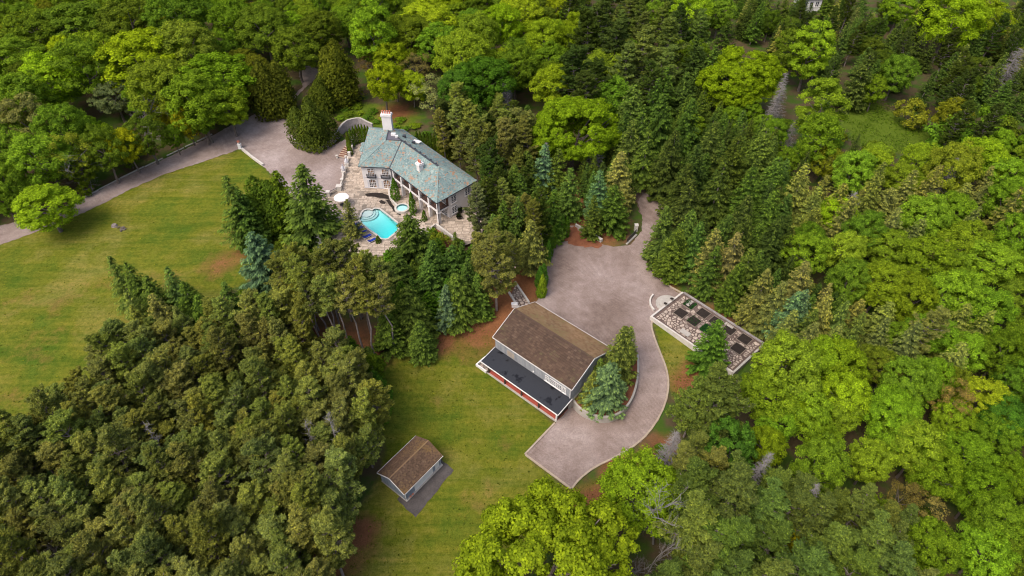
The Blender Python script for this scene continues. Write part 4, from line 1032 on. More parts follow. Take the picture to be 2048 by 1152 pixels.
# gate pillar with urn, low white wall
gp_ = G(481, 297); t = empty('gate_pillar', gp_, 'white gate pillar topped by an urn of red flowers beside the drive', 'pillar'); block(gp_, .38, 1.3).build('pillar', M['white'], t)
t2 = empty('flower_urn', gp_ + Vector((0, 0, 1.42)), 'pale urn of red flowers on top of the gate pillar', 'urn'); MB().lathe([(.2, 0), (.12, .12), (.34, .5), (.38, .55)], t2.location, 12).build('urn', M['pale_stone'], t2)
mb = MB(); rr = random.Random(2)
for k in range(90):
    d = Vector((rr.gauss(0, 1), rr.gauss(0, 1), abs(rr.gauss(0, 1)))).normalized(); q = t2.location + Vector((0, 0, .55)) + d * .36; a = Vector((rr.gauss(0, 1), rr.gauss(0, 1), rr.gauss(0, 1))).normalized() * .12; b = d.cross(a).normalized() * .1; mb.poly([q - a, q + b, q + a, q - b])
mb.build('flowers', M['terracotta'], t2)
lw = empty('low_wall', G(500, 312), 'low white wall from the gate pillar to the dark conifers', 'low wall'); strip(mb := MB(), resample(PX([(485, 300), (506, 317), (527, 332)]), 1), .5, -.3, .65); mb.build('wall', M['pale_stone'], lw)

# ------------------------------------------------------------------ paved kitchen garden
GZ_ = 3.45
gA, gB, gC = P(1304.8, 634.2, GZ_), P(1366.6, 586.6, GZ_), P(1528.3, 685.8, GZ_)
gV = (gB - gA); WG = gV.length; gV.normalize(); gU = (gC - gB); LG = gU.length; gU = gU - gV * gU.dot(gV); gU.normalize()
def K(u, v, z=0.0): return gA + gU * u + gV * v + Vector((0, 0, z))
def kuv(px, py): d = P(px, py, GZ_) - gA; return d.dot(gU), d.dot(gV)
gard = empty('paved_garden', K(LG / 2, WG / 2), 'paved kitchen garden of rough flagstones with square soil beds', 'garden')
MB().box(0, LG, 0, WG, -2.2, -.02, K).build('bed_base', M['joint'], gard)
beds = [(575, 315), (745, 430), (905, 535), (1075, 640), (1275, 760), (460, 425), (625, 530), (790, 635), (950, 740), (1190, 880)]
holes = []
for i, (zx, zy) in enumerate(beds):
    u, v = kuv(1290 + zx / 6.4, 560 + zy / 6.4); h1, h2 = 1.05, 1.08
    mb = MB()
    for a in ((-h1 - .12, h1 + .12, -h2 - .12, -h2), (-h1 - .12, h1 + .12, h2, h2 + .12), (-h1 - .12, -h1, -h2, h2), (h1, h1 + .12, -h2, h2)): mb.box(u + a[0], u + a[1], v + a[2], v + a[3], -.1, .13, K)
    bd = mb.build('bed_frame', M['bed_edge'], gard)
    sub('soil', MB().box(u - h1, u + h1, v - h2, v + h2, -.1, .06, K), M['soil'], bd, gard)
    holes.append([tuple(K(u + a, v + b)[:2]) for a, b in ((-h1 - .2, -h2 - .2), (h1 + .2, -h2 - .2), (h1 + .2, h2 + .2), (-h1 - .2, h2 + .2))])
    if i in (0, 7, 6):
        rr = random.Random(i); mb = MB()
        for k in range({0: 120, 7: 420, 6: 40}[i]):
            if i == 0 and rr.random() < .8: a_, b_ = rr.choice((-1, 1)) * rr.uniform(.5, 1) * h1, rr.uniform(-h2, h2)
            else: a_, b_ = rr.uniform(-h1, h1), rr.uniform(-h2, h2)
            q = K(u + a_, v + b_, .06 + rr.uniform(.05, .28)); a = Vector((rr.gauss(0, 1), rr.gauss(0, 1), .3 * rr.gauss(0, 1))).normalized() * .16; b = Vector((-a.y, a.x, rr.gauss(0, .05))) * .6; mb.poly([q - a, q + b, q + a, q - b])
        o_ = sub('leafy_crop', mb, M['leaf'], bd, gard, kind='stuff'); o_.color = (.028, .10, .022, 1)
rect = [tuple(K(a, b)[:2]) for a, b in ((.45, .4), (LG - .3, .4), (LG - .3, WG - .45), (.45, WG - .45))]
vp = voronoi(rect, 250, 21, .10, holes)
vv = []
for p in vp:
    cc = (sum(a[0] for a in p) / len(p), sum(a[1] for a in p) / len(p))
    if any(inside(cc, h) for h in holes): continue
    for h in holes:                                     # keep the beds clear
        hc = Vector(((h[0][0] + h[2][0]) / 2, (h[0][1] + h[2][1]) / 2))
        if (Vector(cc) - hc).length > 3.2 or not p: continue
        best = None
        for i in range(4):
            a, b = Vector(h[i - 1]), Vector(h[i]); nn = Vector(((b - a).y, -(b - a).x)).normalized()
            if (hc - a).dot(nn) > 0: nn = -nn
            s = (Vector(cc) - a).dot(nn)
            if best is None or s > best[0]: best = (s, nn, a)
        _, nn, a = best; p = clip_half(p, -nn.x, -nn.y, -(a.dot(nn)))
    if len(p) > 2 and area(p) > .06: vv.append(p)
stones(vv, lambda x, y: GZ_ + .05, .08, 'flagstone', M['flag'], gard, 9, 290, .02)
for u_, v_, su, sv in ((LG * .37, 1.4, 1.0, .55), (LG * .135, WG * .86, .5, .9), (LG * .62, WG * .93, .9, .35)): MB().box(u_ - su, u_ + su, v_ - sv, v_ + sv, -.02, .1, K).build('large_slab', M['concrete'], gard)
MB().box(-.34, 0, -.34, WG, -2.2, .24, K).build('wall', M['pale_stone'], gard, label='pale wall facing the gravel court')
MB().box(0, LG, -.34, 0, -2.2, .24, K).build('wall', M['pale_stone'], gard, label='white wall facing the grass')
MB().box(LG, LG + .38, -.34, WG, -2.2, .22, K).build('wall', M['concrete'], gard, label='grey end wall')
MB().box(0, LG, WG, WG + .35, -2.2, .22, K).build('wall', M['old_wall'], gard, label='weathered back wall under the spruces')
stp = empty('round_steps', K(-.42, WG * .55, -.4), 'half round stone steps from the gravel court up to the garden wall', 'steps')
for k, rr in enumerate((3.15, 2.45, 1.8, 1.15)):
    z0 = -.66 + .22 * k; pts = [(-.43 - rr * math.sin(t), WG * .57 - rr * math.cos(t)) for t in np.linspace(0, math.pi, 22)]
    MB().hexa([K(a, b, -.9) for a, b in pts], [K(a, b, z0) for a, b in pts]).build('step', M['concrete'], stp)
strip(mb := MB(), [K(-.43 - 3.6 * math.sin(t), WG * .57 - 3.6 * math.cos(t), -.45) for t in np.linspace(.2, 1.5, 9)], .3, -.3, .3); mb.build('cheek_wall', M['pale_stone'], stp)
for (x, y), lb in (((1343.5, 600), 'grey stone urn of dark soil on the half round steps, nearer the spruces'), ((1330.5, 609.5), 'grey stone urn on the half round steps, nearer the lawn')):
    c = P(x, y, GZ_ + .1); c.z = GZ_ - .1; t = empty('stone_urn', c, lb, 'urn', 'urns on the half round steps'); MB().lathe([(.28, 0), (.2, .12), (.42, .5), (.5, .62), (.4, .62), (.36, .5)], c, 14).build('bowl', M['concrete'], t); MB().lathe([(.02, .5), (.38, .5), (.38, .54), (.02, .54)], c, 14).build('soil', M['soil'], t)

# low walls and iron railing at the top of the court
w1 = empty('low_wall', G(1165, 462), 'low grey concrete wall at the top of the gravel court, by the hedge columns', 'low wall'); strip(mb := MB(), resample(PX([(1151, 453), (1182, 471)]), 1), .4, -.3, .8); mb.build('wall', M['concrete'], w1)
w2 = empty('low_wall', G(1195, 478), 'short pale wall block below the grey blue spruce', 'low wall'); strip(mb := MB(), resample(PX([(1187, 474), (1203, 484)]), 1), .7, -.3, .75); mb.build('wall', M['pale_stone'], w2)
ir = empty('iron_railing', G(1264, 475), 'dark iron railing with pale pillar where the track meets the court', 'railing')
railing(ir, G(1253, 488).to_2d(), G(1272, 468).to_2d(), G(1262, 478).z - .1, 1.5, name='rails', gap=.12)
block(G(1271, 462), .35, 1.7).build('pillar', M['pale_stone'], ir); strip(mb := MB(), resample([G(1253, 489), G(1273, 470)], 1), .4, -.2, .25); mb.build('base_wall', M['concrete'], ir)
# lamp post with three lit globes
c = G(1026, 556); lp = empty('lamp_post', c, 'lamp post with three lit pinkish globes between the conifers', 'lamp')
MB().tube([c, c + Vector((0, 0, 2.9))], [.09, .05], 8).build('post', M['dark_iron'], lp); MB().lathe([(.22, 0), (.2, .25), (.1, .35)], c, 10).build('base', M['dark_iron'], lp)
for k in range(3):
    a = k * 2.1 + .3; e = c + Vector((math.cos(a) * .42, math.sin(a) * .42, 2.95)); MB().tube([c + Vector((0, 0, 2.6)), e - Vector((0, 0, .2))], .025, 6).build('arm', M['dark_iron'], lp)
    MB().lathe([(.03, -.15), (.11, -.1), (.15, 0), (.11, .1), (.03, .15)], e, 12).build('globe', M['globe'], lp, smooth=True)
# stump with cut logs on the big lawn
c = G(229, 452); sp_ = empty('tree_stump', c, 'low weathered tree stump on the left lawn', 'stump'); MB().lathe([(.75, -.1), (.6, .2), (.52, .42), (.3, .46)], c, 11).build('stump', M['pine_bark'], sp_)
c2_ = G(243, 459); lg = empty('log_pile', c2_, 'small pile of cut logs next to the lawn stump', 'logs'); rr = random.Random(3)
for k in range(9):
    a = rr.uniform(0, 3.1); q = c2_ + Vector((rr.uniform(-.8, .8), rr.uniform(-.6, .6), .14 + .2 * (k > 4))); d = Vector((math.cos(a), math.sin(a), 0)) * .4; MB().tube([q - d, q + d], .14, 8).build('log', M['bark'], lg)
# glimpse of a white house beyond the forest
c = P(1626, -2, 10); c.z = hz(c.x, c.y); wh = empty('white_house', c, 'distant white house glimpsed between treetops at the top edge', 'house')
MB().box(c.x - 3.5, c.x + 3.5, c.y, c.y + 7, c.z - 1, c.z + 4.5, None).build('wall', M['white'], wh)
MB().hexa([(c.x - 4, c.y - .5, c.z + 4.5), (c.x + 4, c.y - .5, c.z + 4.5), (c.x + 4, c.y + 7.5, c.z + 4.5), (c.x - 4, c.y + 7.5, c.z + 4.5)], [(c.x - 3.9, c.y + 3.4, c.z + 7), (c.x + 3.9, c.y + 3.4, c.z + 7), (c.x + 3.9, c.y + 3.6, c.z + 7), (c.x - 3.9, c.y + 3.6, c.z + 7)]).build('roof', M['flat_roof'], wh)
for dx in (-2, 0, 2): window(wh, frame((c.x + dx, c.y - .02, c.z + 2.2), (1, 0, 0)), 1.1, 1.6, 2, 2, pane='dark_pane')
# ------------------------------------------------------------------ trees: meshes
def leafmesh(name, cen, nor, sx, sy, tip, rng, axis_=None):
    """many small leaf clump faces; axis_ gives the long direction"""
    n = len(cen); nor = nor / (np.linalg.norm(nor, axis=1, keepdims=True) + 1e-9)
    a = rng.normal(size=(n, 3)) if axis_ is None else axis_
    a = a - nor * (a * nor).sum(1, keepdims=True); a /= (np.linalg.norm(a, axis=1, keepdims=True) + 1e-9); b = np.cross(nor, a)
    sx = np.broadcast_to(sx, (n,))[:, None]; sy = np.broadcast_to(sy, (n,))[:, None]
    v = np.stack([cen - a * sx, cen - b * sy, cen + a * sx, cen + b * sy], 1).reshape(-1, 3).astype(np.float32)
    me = bpy.data.meshes.new(name); me.vertices.add(4 * n); me.vertices.foreach_set('co', v.ravel())
    me.loops.add(4 * n); me.loops.foreach_set('vertex_index', np.arange(4 * n, dtype=np.int32))
    me.polygons.add(n); me.polygons.foreach_set('loop_start', np.arange(0, 4 * n, 4, dtype=np.int32)); me.polygons.foreach_set('loop_total', np.full(n, 4, np.int32))
    me.update(); me.validate()
    at = me.attributes.new('tip', 'FLOAT', 'POINT'); at.data.foreach_set('value', np.repeat(np.clip(tip, 0, 1), 4).astype(np.float32))
    me.materials.append(M['leaf']); return me
def unit(rng, n, zmin=-1.0):
    out = np.zeros((0, 3))
    while len(out) < n:
        d = rng.normal(size=(n * 2, 3)); d /= np.linalg.norm(d, axis=1, keepdims=True); out = np.vstack([out, d[d[:, 2] > zmin]])
    return out[:n]
def limbs(seed, H, rb, bend, br, mat, name='trunk', n=6):
    rr = random.Random(seed); mb = MB(); k = 5
    tr = [Vector((rr.uniform(-bend, bend) * (i / k) * 2, rr.uniform(-bend, bend) * (i / k) * 2, -.3 + H * i / k)) for i in range(k + 1)]
    mb.tube(tr, [rb * (1 - .8 * i / k) for i in range(k + 1)], n)
    for (f, L_, el) in br:
        p = tr[int(f * k)].lerp(tr[min(k, int(f * k) + 1)], f * k % 1); az = rr.uniform(0, 6.28)
        d = Vector((math.cos(az) * math.cos(el), math.sin(az) * math.cos(el), math.sin(el))); q = p + d * L_ * .5 + Vector((0, 0, .05 * L_)); e = q + (d + Vector((0, 0, .35))) * L_ * .5
        mb.tube([p, q, e], [rb * .42, rb * .26, rb * .08], 5)
    me = mb.mesh(name); me.materials.append(mat); return me

def broadleaf(seed, Rr=4.5, H=13.0, cb=.24, nl=25, lr=.36, nc=15, leaves=66, ls=.125, cr=.125, flat=.0, col=1.0):
    rng = np.random.default_rng(seed); zb = cb * H; V_ = (H - zb) / 2; zc = zb + V_
    d = unit(rng, nl, -.55); d[0] = (0.05, 0, 1)
    for _ in range(12):                               # spread the boughs
        diff = d[:, None] - d[None]; dist = np.linalg.norm(diff, axis=2) + np.eye(nl) * 9; d = d + (diff / dist[..., None] ** 3).sum(1) * .02; d /= np.linalg.norm(d, axis=1, keepdims=True)
    rad = rng.uniform(.74, 1.08, nl) * (1 - lr * .75)
    lob = d * rad[:, None] * np.array([Rr, Rr, V_]) + np.array([0, 0, zc]); lrad = Rr * lr * rng.uniform(.75, 1.2, nl)
    cs, cn, rs = [], [], []
    for c, r, dd in zip(lob, lrad, d):
        u = unit(rng, nc, -.35); u = u + dd * .45; u /= np.linalg.norm(u, axis=1, keepdims=True)
        cs.append(c + u * r * rng.uniform(.75, 1.05, (nc, 1)) * np.array([1, 1, .85])); cn.append(u); rs.append(Rr * cr * rng.uniform(.65, 1.25, nc))
    cs, cn, rs = np.vstack(cs), np.vstack(cn), np.concatenate(rs)
    keep = np.linalg.norm((cs - [0, 0, zc]) / [Rr, Rr, V_], axis=1) > .5; cs, cn, rs = cs[keep], cn[keep], rs[keep]
    n = len(cs); u = unit(rng, n * leaves, -.55).reshape(n, leaves, 3)
    pos = cs[:, None] + u * rs[:, None, None] * rng.uniform(.5, 1.12, (n, leaves, 1)) * np.array([1, 1, .95])
    nor = u * .8 + cn[:, None] * .55 + rng.normal(size=u.shape) * .42 + np.array([0, 0, .3])
    s = ls * rng.uniform(.7, 1.35, n * leaves)
    tip = (.25 + .5 * rng.random((n, 1)) + .3 * rng.random((n, leaves)) * u[..., 2:].squeeze(-1)).ravel()  # leaves on top of each clump paler: overhead light put into the colour
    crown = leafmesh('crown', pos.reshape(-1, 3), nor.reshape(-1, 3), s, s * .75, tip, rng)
    tr = limbs(seed, zb + V_ * 1.1, .05 * Rr + .08, .25, [(f, Rr * .85, .6) for f in (.5, .55, .62, .7, .78, .85)], M['bark'])
    return crown, tr, Rr, H

def spruce(seed, Rr=3.2, H=14.0, z0=.04, step=.48, nb=11, droop=.30, ls=.25, p=.80, dens=1.25):
    rng = np.random.default_rng(seed); C_, N_, A_, T_, S_ = [], [], [], [], []
    z = z0 * H
    while z < H * .985:
        t = (z - z0 * H) / (H * (1 - z0)); Lm = Rr * (1 - t) ** p * (.80 if t < .06 else 1) + .12
        k = max(4, int(nb * (.55 + .45 * (1 - t))))
        for i in range(k):
            az = rng.uniform(0, 6.283); Lb = Lm * rng.uniform(.72, 1.12); m = max(3, int(Lb / .36 * dens))
            s = np.linspace(.16, 1, m); dirv = np.array([math.cos(az), math.sin(az), 0]); sd_ = np.array([-dirv[1], dirv[0], 0])
            dr = droop * (1 - .75 * t); zz = Lb * (.16 * s - dr * s ** 1.6 + .16 * s ** 4) + rng.normal(0, .05)
            for sgn in (-1, 0, 1):
                off = sgn * (.10 + .20 * Lb * s * (1.12 - s)) * rng.uniform(.7, 1.3, m)
                c = dirv * (Lb * s)[:, None] + sd_ * off[:, None]; c[:, 2] += z + zz - .10 * abs(sgn) + rng.normal(0, .04, m)
                ax = dirv + sd_ * sgn * .75 + np.array([0, 0, -.30]); C_.append(c); A_.append(np.tile(ax, (m, 1)) + rng.normal(0, .15, (m, 3)))
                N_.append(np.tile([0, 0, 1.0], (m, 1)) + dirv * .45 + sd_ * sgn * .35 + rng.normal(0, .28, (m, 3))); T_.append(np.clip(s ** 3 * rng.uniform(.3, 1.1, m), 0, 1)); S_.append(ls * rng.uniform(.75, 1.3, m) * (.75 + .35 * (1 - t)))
        z += step * rng.uniform(.8, 1.2) * (.62 + .38 * (1 - t))
    C_, N_, A_, T_, S_ = map(np.concatenate, (C_, N_, A_, T_, S_))
    crown = leafmesh('crown', C_, N_, S_, S_ * .46, T_, rng, A_)
    return crown, limbs(seed, H * .97, .2, .05, [], M['pine_bark']), Rr, H

def pine(seed, Rr=3.3, H=17.0, z0=.27, nbr=70, tuft=17, ts=.25, lift=.34, per=24, prof=None, flat=.85, wide=.20):
    rng = np.random.default_rng(seed); rr = random.Random(seed); mb = MB(); C_, N_, A_, T_ = [], [], [], []
    bend = [Vector((rr.uniform(-.25, .25) * i, rr.uniform(-.25, .25) * i, H * .98 * i / 5 - (.3 if i == 0 else 0))) for i in range(6)]
    mb.tube(bend, [.21 * (1 - .8 * i / 5) for i in range(6)], 6)
    def at(z): f = min(4.99, max(0, z / (H * .98) * 5)); return bend[int(f)].lerp(bend[int(f) + 1], f % 1)
    prof = prof or (lambda t: .62 + .55 * t if t < .35 else max(.18, .82 - .62 * ((t - .35) / .65) ** 1.3))
    for i in range(nbr):
        t = (i + rr.random()) / nbr; z = H * (z0 + (1 - z0) * t * .97); az = i * 2.399 + rr.uniform(-.4, .4); Lb = Rr * prof(t) * rr.uniform(.5, 1.28)
        d = np.array([math.cos(az), math.sin(az), 0]); sd_ = np.array([-d[1], d[0], 0]); o = np.array(at(z)); el = lift * (.4 + 1.3 * t) + rr.uniform(-.15, .2)
        def pt(s): return o + d * Lb * s + np.array([0, 0, Lb * (el * s + .12 * s * s)])
        mb.tube([Vector(pt(0)), Vector(pt(.5)), Vector(pt(.98) + np.array([0, 0, .12]))], [.06, .045, .026], 3, cap=False)
        for k in range(per):
            s = 1.0 if k == 0 else rr.uniform(.42, 1.0); off = 0 if k == 0 else rr.uniform(-1, 1) * .42 * Lb * (1.25 - s) + rr.choice((-1, 1)) * .15
            c = pt(s) + sd_ * off + np.array([0, 0, rr.uniform(-.1, .25)])
            if k and k % 3 == 0: mb.tube([Vector(pt(max(.2, s - .25))), Vector(c)], [.03, .02], 3, cap=False)
            u = unit(rng, tuft, -.35); u[:, 2] = u[:, 2] * .8 + .15
            C_.append(c + u * ts * rng.uniform(.25, 1.0, (tuft, 1)) * np.array([1, 1, flat])); A_.append(u * .8 + d * .6 + np.array([0, 0, .45])); N_.append(rng.normal(size=(tuft, 3)) * .75 + np.array([0, 0, .7]) + u * .3); T_.append(np.full(tuft, rr.uniform(.05, .75)) * rng.uniform(.6, 1.3, tuft))
    C_, N_, A_, T_ = map(np.concatenate, (C_, N_, A_, T_)); s = (ts * .5 + .05) * rng.uniform(.7, 1.4, len(C_))
    crown = leafmesh('crown', C_, N_, s, s * wide / .6, T_, rng, A_); tm = mb.mesh('trunk'); tm.materials.append(M['pine_bark']); return crown, tm, Rr, H

def ovoid(seed, Rr=4.0, H=9.0, n=11000, p=.6, ls=.20, base=.0, lump=.30, vert=True):
    """dense clipped looking conifers: cedars and columnar cypresses"""
    rng = np.random.default_rng(seed); t = rng.random(n) ** .8; az = rng.uniform(0, 6.283, n)
    k0 = 7 if base == 0 and Rr > 2 else 1; si = rng.integers(0, k0, n); sa = rng.uniform(0, 6.283, k0); so_ = np.stack([np.cos(sa), np.sin(sa)], 1) * (rng.uniform(.25, .55, (k0, 1)) * Rr if k0 > 1 else 0); sr = rng.uniform(.48, .66, k0) if k0 > 1 else np.ones(1); sh = rng.uniform(.62, 1.0, k0) if k0 > 1 else np.ones(1); sh[0] = 1; so_[0] *= .2
    pr = np.where(t < .28, .80 + .20 * (t / .28), (np.clip(1 - ((t - .28) / .72) ** (1 / p * .9), 0, 1)) ** p)
    k = 22; la, lt, lw = rng.uniform(0, 6.283, (k, 1)), rng.random((k, 1)), rng.uniform(.5, 1, (k, 1))
    g = (lw * np.exp(-((np.angle(np.exp(1j * (az - la)))) / .38) ** 2 - ((t - lt) / .13) ** 2)).sum(0)
    fine = .05 * np.sin(az * 9 + t * 40 + seed) * np.sin(t * 31)
    r = Rr * pr * (1 - lump + lump * np.clip(g, 0, 1.6) + fine) * rng.uniform(.74, 1.07, n); d = np.stack([np.cos(az), np.sin(az), np.zeros(n)], 1)
    r = r * sr[si]; c = d * r[:, None]; c[:, :2] += so_[si]; c[:, 2] = base * H + t * H * (1 - base) * sh[si]; nor = d * .8 + np.array([0, 0, .5]) + rng.normal(size=(n, 3)) * .45
    ax = np.tile([0, 0, 1.0], (n, 1)) + d * .35 + rng.normal(size=(n, 3)) * .3; s = ls * rng.uniform(.7, 1.35, n)
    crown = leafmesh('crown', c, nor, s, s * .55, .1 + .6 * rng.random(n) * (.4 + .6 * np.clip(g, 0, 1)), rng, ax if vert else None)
    return crown, limbs(seed, H * .9, .14, .03, [], M['bark']), Rr, H

def bare_conifer(seed, Rr=2.4, H=12.0):
    rr = random.Random(seed); mb = MB(); mb.tube([(0, 0, -.3), (.1, 0, H * .5), (0, .1, H)], [.16, .1, .02], 5); tm = mb.mesh('trunk'); tm.materials.append(M['dead_wood'])
    mb = MB(); z = H * .10
    while z < H * .98:
        t = z / H; L_ = Rr * (1 - t) ** .8 + .2
        for i in range(7):
            az = rr.uniform(0, 6.28); l = L_ * rr.uniform(.6, 1.1); d = Vector((math.cos(az), math.sin(az), 0)); s = Vector((-d.y, d.x, 0)); p = lambda f: Vector((0, 0, z)) + d * l * f + Vector((0, 0, l * (.10 * f - .38 * f * f + .25 * f ** 3)))
            mb.tube([p(0), p(.5), p(1)], [.05, .036, .018], 3, cap=False)
            for k in range(4):
                f = rr.uniform(.25, 1); q = p(f); e = q + s * rr.choice((-1, 1)) * rr.uniform(.3, .7) * (1.2 - .5 * f) + d * rr.uniform(.1, .5) + Vector((0, 0, rr.uniform(-.35, .1))); mb.poly([q - Vector((0, 0, .018)), e, q + Vector((0, 0, .022)) + s * .015])
                mb.poly([q - d * .018, e, q + d * .02])
        z += .42
    cm = mb.mesh('branches'); cm.materials.append(M['dead_wood']); return cm, tm, Rr, H
def bare_tree(seed, Rr=4.5, H=11.0, lean=.0, depth=4, thick=.18):
    rr = random.Random(seed); mb = MB(); br = MB()
    def grow(p, d, l, r, k):
        pts = [p]; 
        for _ in range(3):
            d = (d + Vector((rr.gauss(0, .16), rr.gauss(0, .16), rr.gauss(.03, .1)))).normalized(); pts.append(pts[-1] + d * l / 3)
        (mb if k >= depth - 1 else br).tube(pts, [r, r * .85, r * .7, r * .55], 5 if k > 1 else 3, cap=False)
        if k > 0:
            for i in range(rr.choice((3, 4, 4)) if k < depth else 6):
                f = rr.uniform(.35, 1); q = pts[0].lerp(pts[-1], f); a = Vector((rr.gauss(0, 1), rr.gauss(0, 1), rr.gauss(.25, .7))).normalized(); grow(q, (d * .6 + a * .85).normalized(), l * rr.uniform(.5, .75), r * .5, k - 1)
    grow(Vector((0, 0, -.3)), Vector((lean, 0, 1)).normalized(), H * .55, thick, depth)
    av = np.array(mb.v + br.v); H = float(av[:, 2].max()); Rr = float(np.percentile(np.hypot(av[:, 0], av[:, 1]), 92))
    tm = mb.mesh('trunk'); tm.materials.append(M['dead_wood']); cm = br.mesh('branches'); cm.materials.append(M['dead_wood']); return cm, tm, Rr, H
def snag(seed, H=15.0):
    rr = random.Random(seed); mb = MB(); mb.tube([(0, 0, -.3), (.15, 0, H * .5), (0, .15, H)], [.17, .12, .03], 5); tm = mb.mesh('trunk'); tm.materials.append(M['dead_wood']); mb = MB()
    for i in range(26):
        z = H * (.45 + .54 * rr.random()); az = rr.uniform(0, 6.28); l = (1 - (z / H - .45) * 1.2) * rr.uniform(.8, 2.1); d = Vector((math.cos(az), math.sin(az), rr.uniform(-.1, .7))); p = Vector((0, 0, z)); e = p + d * l
        mb.tube([p, p + d * l * .5 + Vector((0, 0, .08)), e], [.05, .035, .015], 3, cap=False)
        for k in range(5):
            q = p.lerp(e, rr.uniform(.35, 1)); mb.tube([q, q + Vector((rr.gauss(0, .4), rr.gauss(0, .4), rr.gauss(.15, .3)))], [.022, .01], 3, cap=False)
    cm = mb.mesh('branches'); cm.materials.append(M['dead_wood']); return cm, tm, 1.7, H
def sparse(seed):
    c, t, r, h = broadleaf(seed, 4.0, 14, .35, 14, .34, 8, 40, .115, .15); return c, t, r, h

PROTO = {
    'maple': [broadleaf(s) for s in (1, 2, 3, 4, 5, 6)],
    'ash': [broadleaf(s, 4.5, 13, .25, 28, .28, 13, 54, .115, .105) for s in (11, 12, 13)],
    'bigmaple': [broadleaf(s, 7.5, 14, .22, 60, .235, 24, 80, .125, .066) for s in (21, 22)],
    'birch': [broadleaf(s, 3.2, 15, .14, 26, .36, 12, 60, .115, .15) for s in (31, 32)],
    'sparse': [sparse(s) for s in (41, 42)],
    'pine': [pine(s) for s in (51, 52, 53, 54, 55)],
    'tallpine': [pine(s, 3.0, 20, .60, 36, 18, .28, .25, 20) for s in (56, 57)],
    'whitepine': [pine(s, 4.3, 17, .22, 60, 20, .34, .22, 22, lambda t: .85 if t < .25 else max(.16, .95 - .85 * ((t - .2) / .8) ** 1.1), .6, .22) for s in (61, 62, 63)],
    'spruce': [spruce(s) for s in (71, 72, 73, 74)] + [spruce(75, 3.2, 14, .10, .55, 9, .40, .25, .95, 1.2), spruce(76, 3.2, 14, .06, .44, 12, .22, .25, .70, 1.2), spruce(77, 3.2, 14, .16, .5, 10, .34, .25, .85, 1.0)],
    'fir': [spruce(s, 3.9, 12, .03, .5, 13, .34, .28, .68, 1.3) for s in (81, 82)],
    'cedar': [ovoid(s) for s in (91, 92, 93)],
    'cypress': [ovoid(s, .8, 5.0, 1300, .7, .13, 0, .12) for s in (95, 96)],
    'deadspruce': [bare_conifer(s) for s in (101, 102)],
    'deadtree': [bare_tree(s, lean=l) for s, l in ((111, -.55), (112, .1), (113, .0))],
    'snag': [snag(s) for s in (116, 117)],
    'shrub': [broadleaf(s, 2.2, 3.6, .05, 9, .46, 8, 40, .13, .22) for s in (121, 122, 123)],
}
NAME = {'maple': ('maple_tree', 'maple'), 'ash': ('ash_tree', 'broadleaf tree'), 'bigmaple': ('maple_tree', 'maple'), 'birch': ('birch_tree', 'birch'), 'sparse': ('thin_broadleaf_tree', 'sparse tree'), 'pine': ('pine_tree', 'pine'), 'tallpine': ('pine_tree', 'tall bare stemmed pine'),
        'whitepine': ('white_pine_tree', 'plumed pine'), 'spruce': ('spruce_tree', 'spruce'), 'fir': ('conifer_tree', 'broad fir'), 'cedar': ('cedar_tree', 'rounded cedar'), 'cypress': ('columnar_cypress', 'columnar cypress'), 'deadspruce': ('dead_spruce', 'dead spruce'), 'deadtree': ('dead_tree', 'dead tree'), 'snag': ('dead_pine', 'dead pine'), 'shrub': ('leafy_shrub', 'leafy shrub')}
CONIC = {'pine', 'tallpine', 'whitepine', 'spruce', 'fir', 'deadspruce', 'snag', 'cypress'}
# real leaf colours
TINT = {'y': ((.216, .304, .015), 'yellow-green'), 'b': ((.168, .268, .020), 'bright green'), 'g': ((.122, .206, .018), 'mid green'), 'd': ((.095, .152, .016), 'dark green'), 'o': ((.165, .205, .020), 'olive'),
        'k': ((.068, .106, .022), 'dark'), 's': ((.094, .152, .028), 'green'), 'u': ((.120, .200, .095), 'blue-green'), 'p': ((.232, .262, .064), 'olive'), 'q': ((.196, .220, .057), 'dull olive'), 'w': ((.150, .212, .045), 'soft green'),
        'a': ((.28, .31, .014), 'golden yellow'), 'r': ((.19, .165, .055), 'rusty'), 'n': ((.19, .22, .085), 'pale grey-green'), 'c': ((.094, .122, .016), 'dark'), 'e': ((.080, .172, .020), 'rich green'), 'x': ((.3, .3, .3), 'grey')}
TREES = []
trng = random.Random(77)
def tree(kind, px, py, rpx, tint, label=None, h=None, lean=0, group=None, rank=None, taken=True):
    """conifers: (px, py) is the apex and rpx the half width at the base; broadleaves: centre and half width of the crown"""
    var = trng.choice(PROTO[kind]); Rr, H = var[2], var[3]
    z = 8.0; hv = trng.uniform(.82, 1.16)
    for _ in range(7):
        p = P(px, py, z); r = rpx * depth_of(p) / FPX
        if kind in CONIC: hh = h or {'spruce': r * 2.9 + 3.5, 'fir': r * 2.2 + 3, 'pine': r * 2.6 + 7, 'tallpine': r * 3 + 9, 'whitepine': r * 2.2 + 7, 'deadspruce': r * 3 + 4, 'snag': 14, 'cypress': 5.5}[kind]; z = hz(p.x, p.y) + hh
        else:
            hh = h or {'cedar': r * 1.9 + 1, 'shrub': r * 1.7, 'birch': r * 2.6 + 6, 'deadtree': r * 1.6 + 3, 'bigmaple': r * 1.1 + 6}.get(kind, (r * 1.5 + 6) * hv); z = hz(p.x, p.y) + hh * (.5 if kind in ('cedar', 'shrub') else .62)
    base = Vector((p.x, p.y, hz(p.x, p.y)))
    put(kind, var, base, r, hh, tint, label, group); return base
def KN(kind, tint):
    if kind == 'maple' and tint in 'gdo': return ('broadleaf_tree', 'broadleaf tree')
    if kind == 'spruce' and tint in 'kq': return ('conifer_tree', 'narrow spruce')  # dark and dull olive spruces, kept under a separate name
    return NAME[kind]
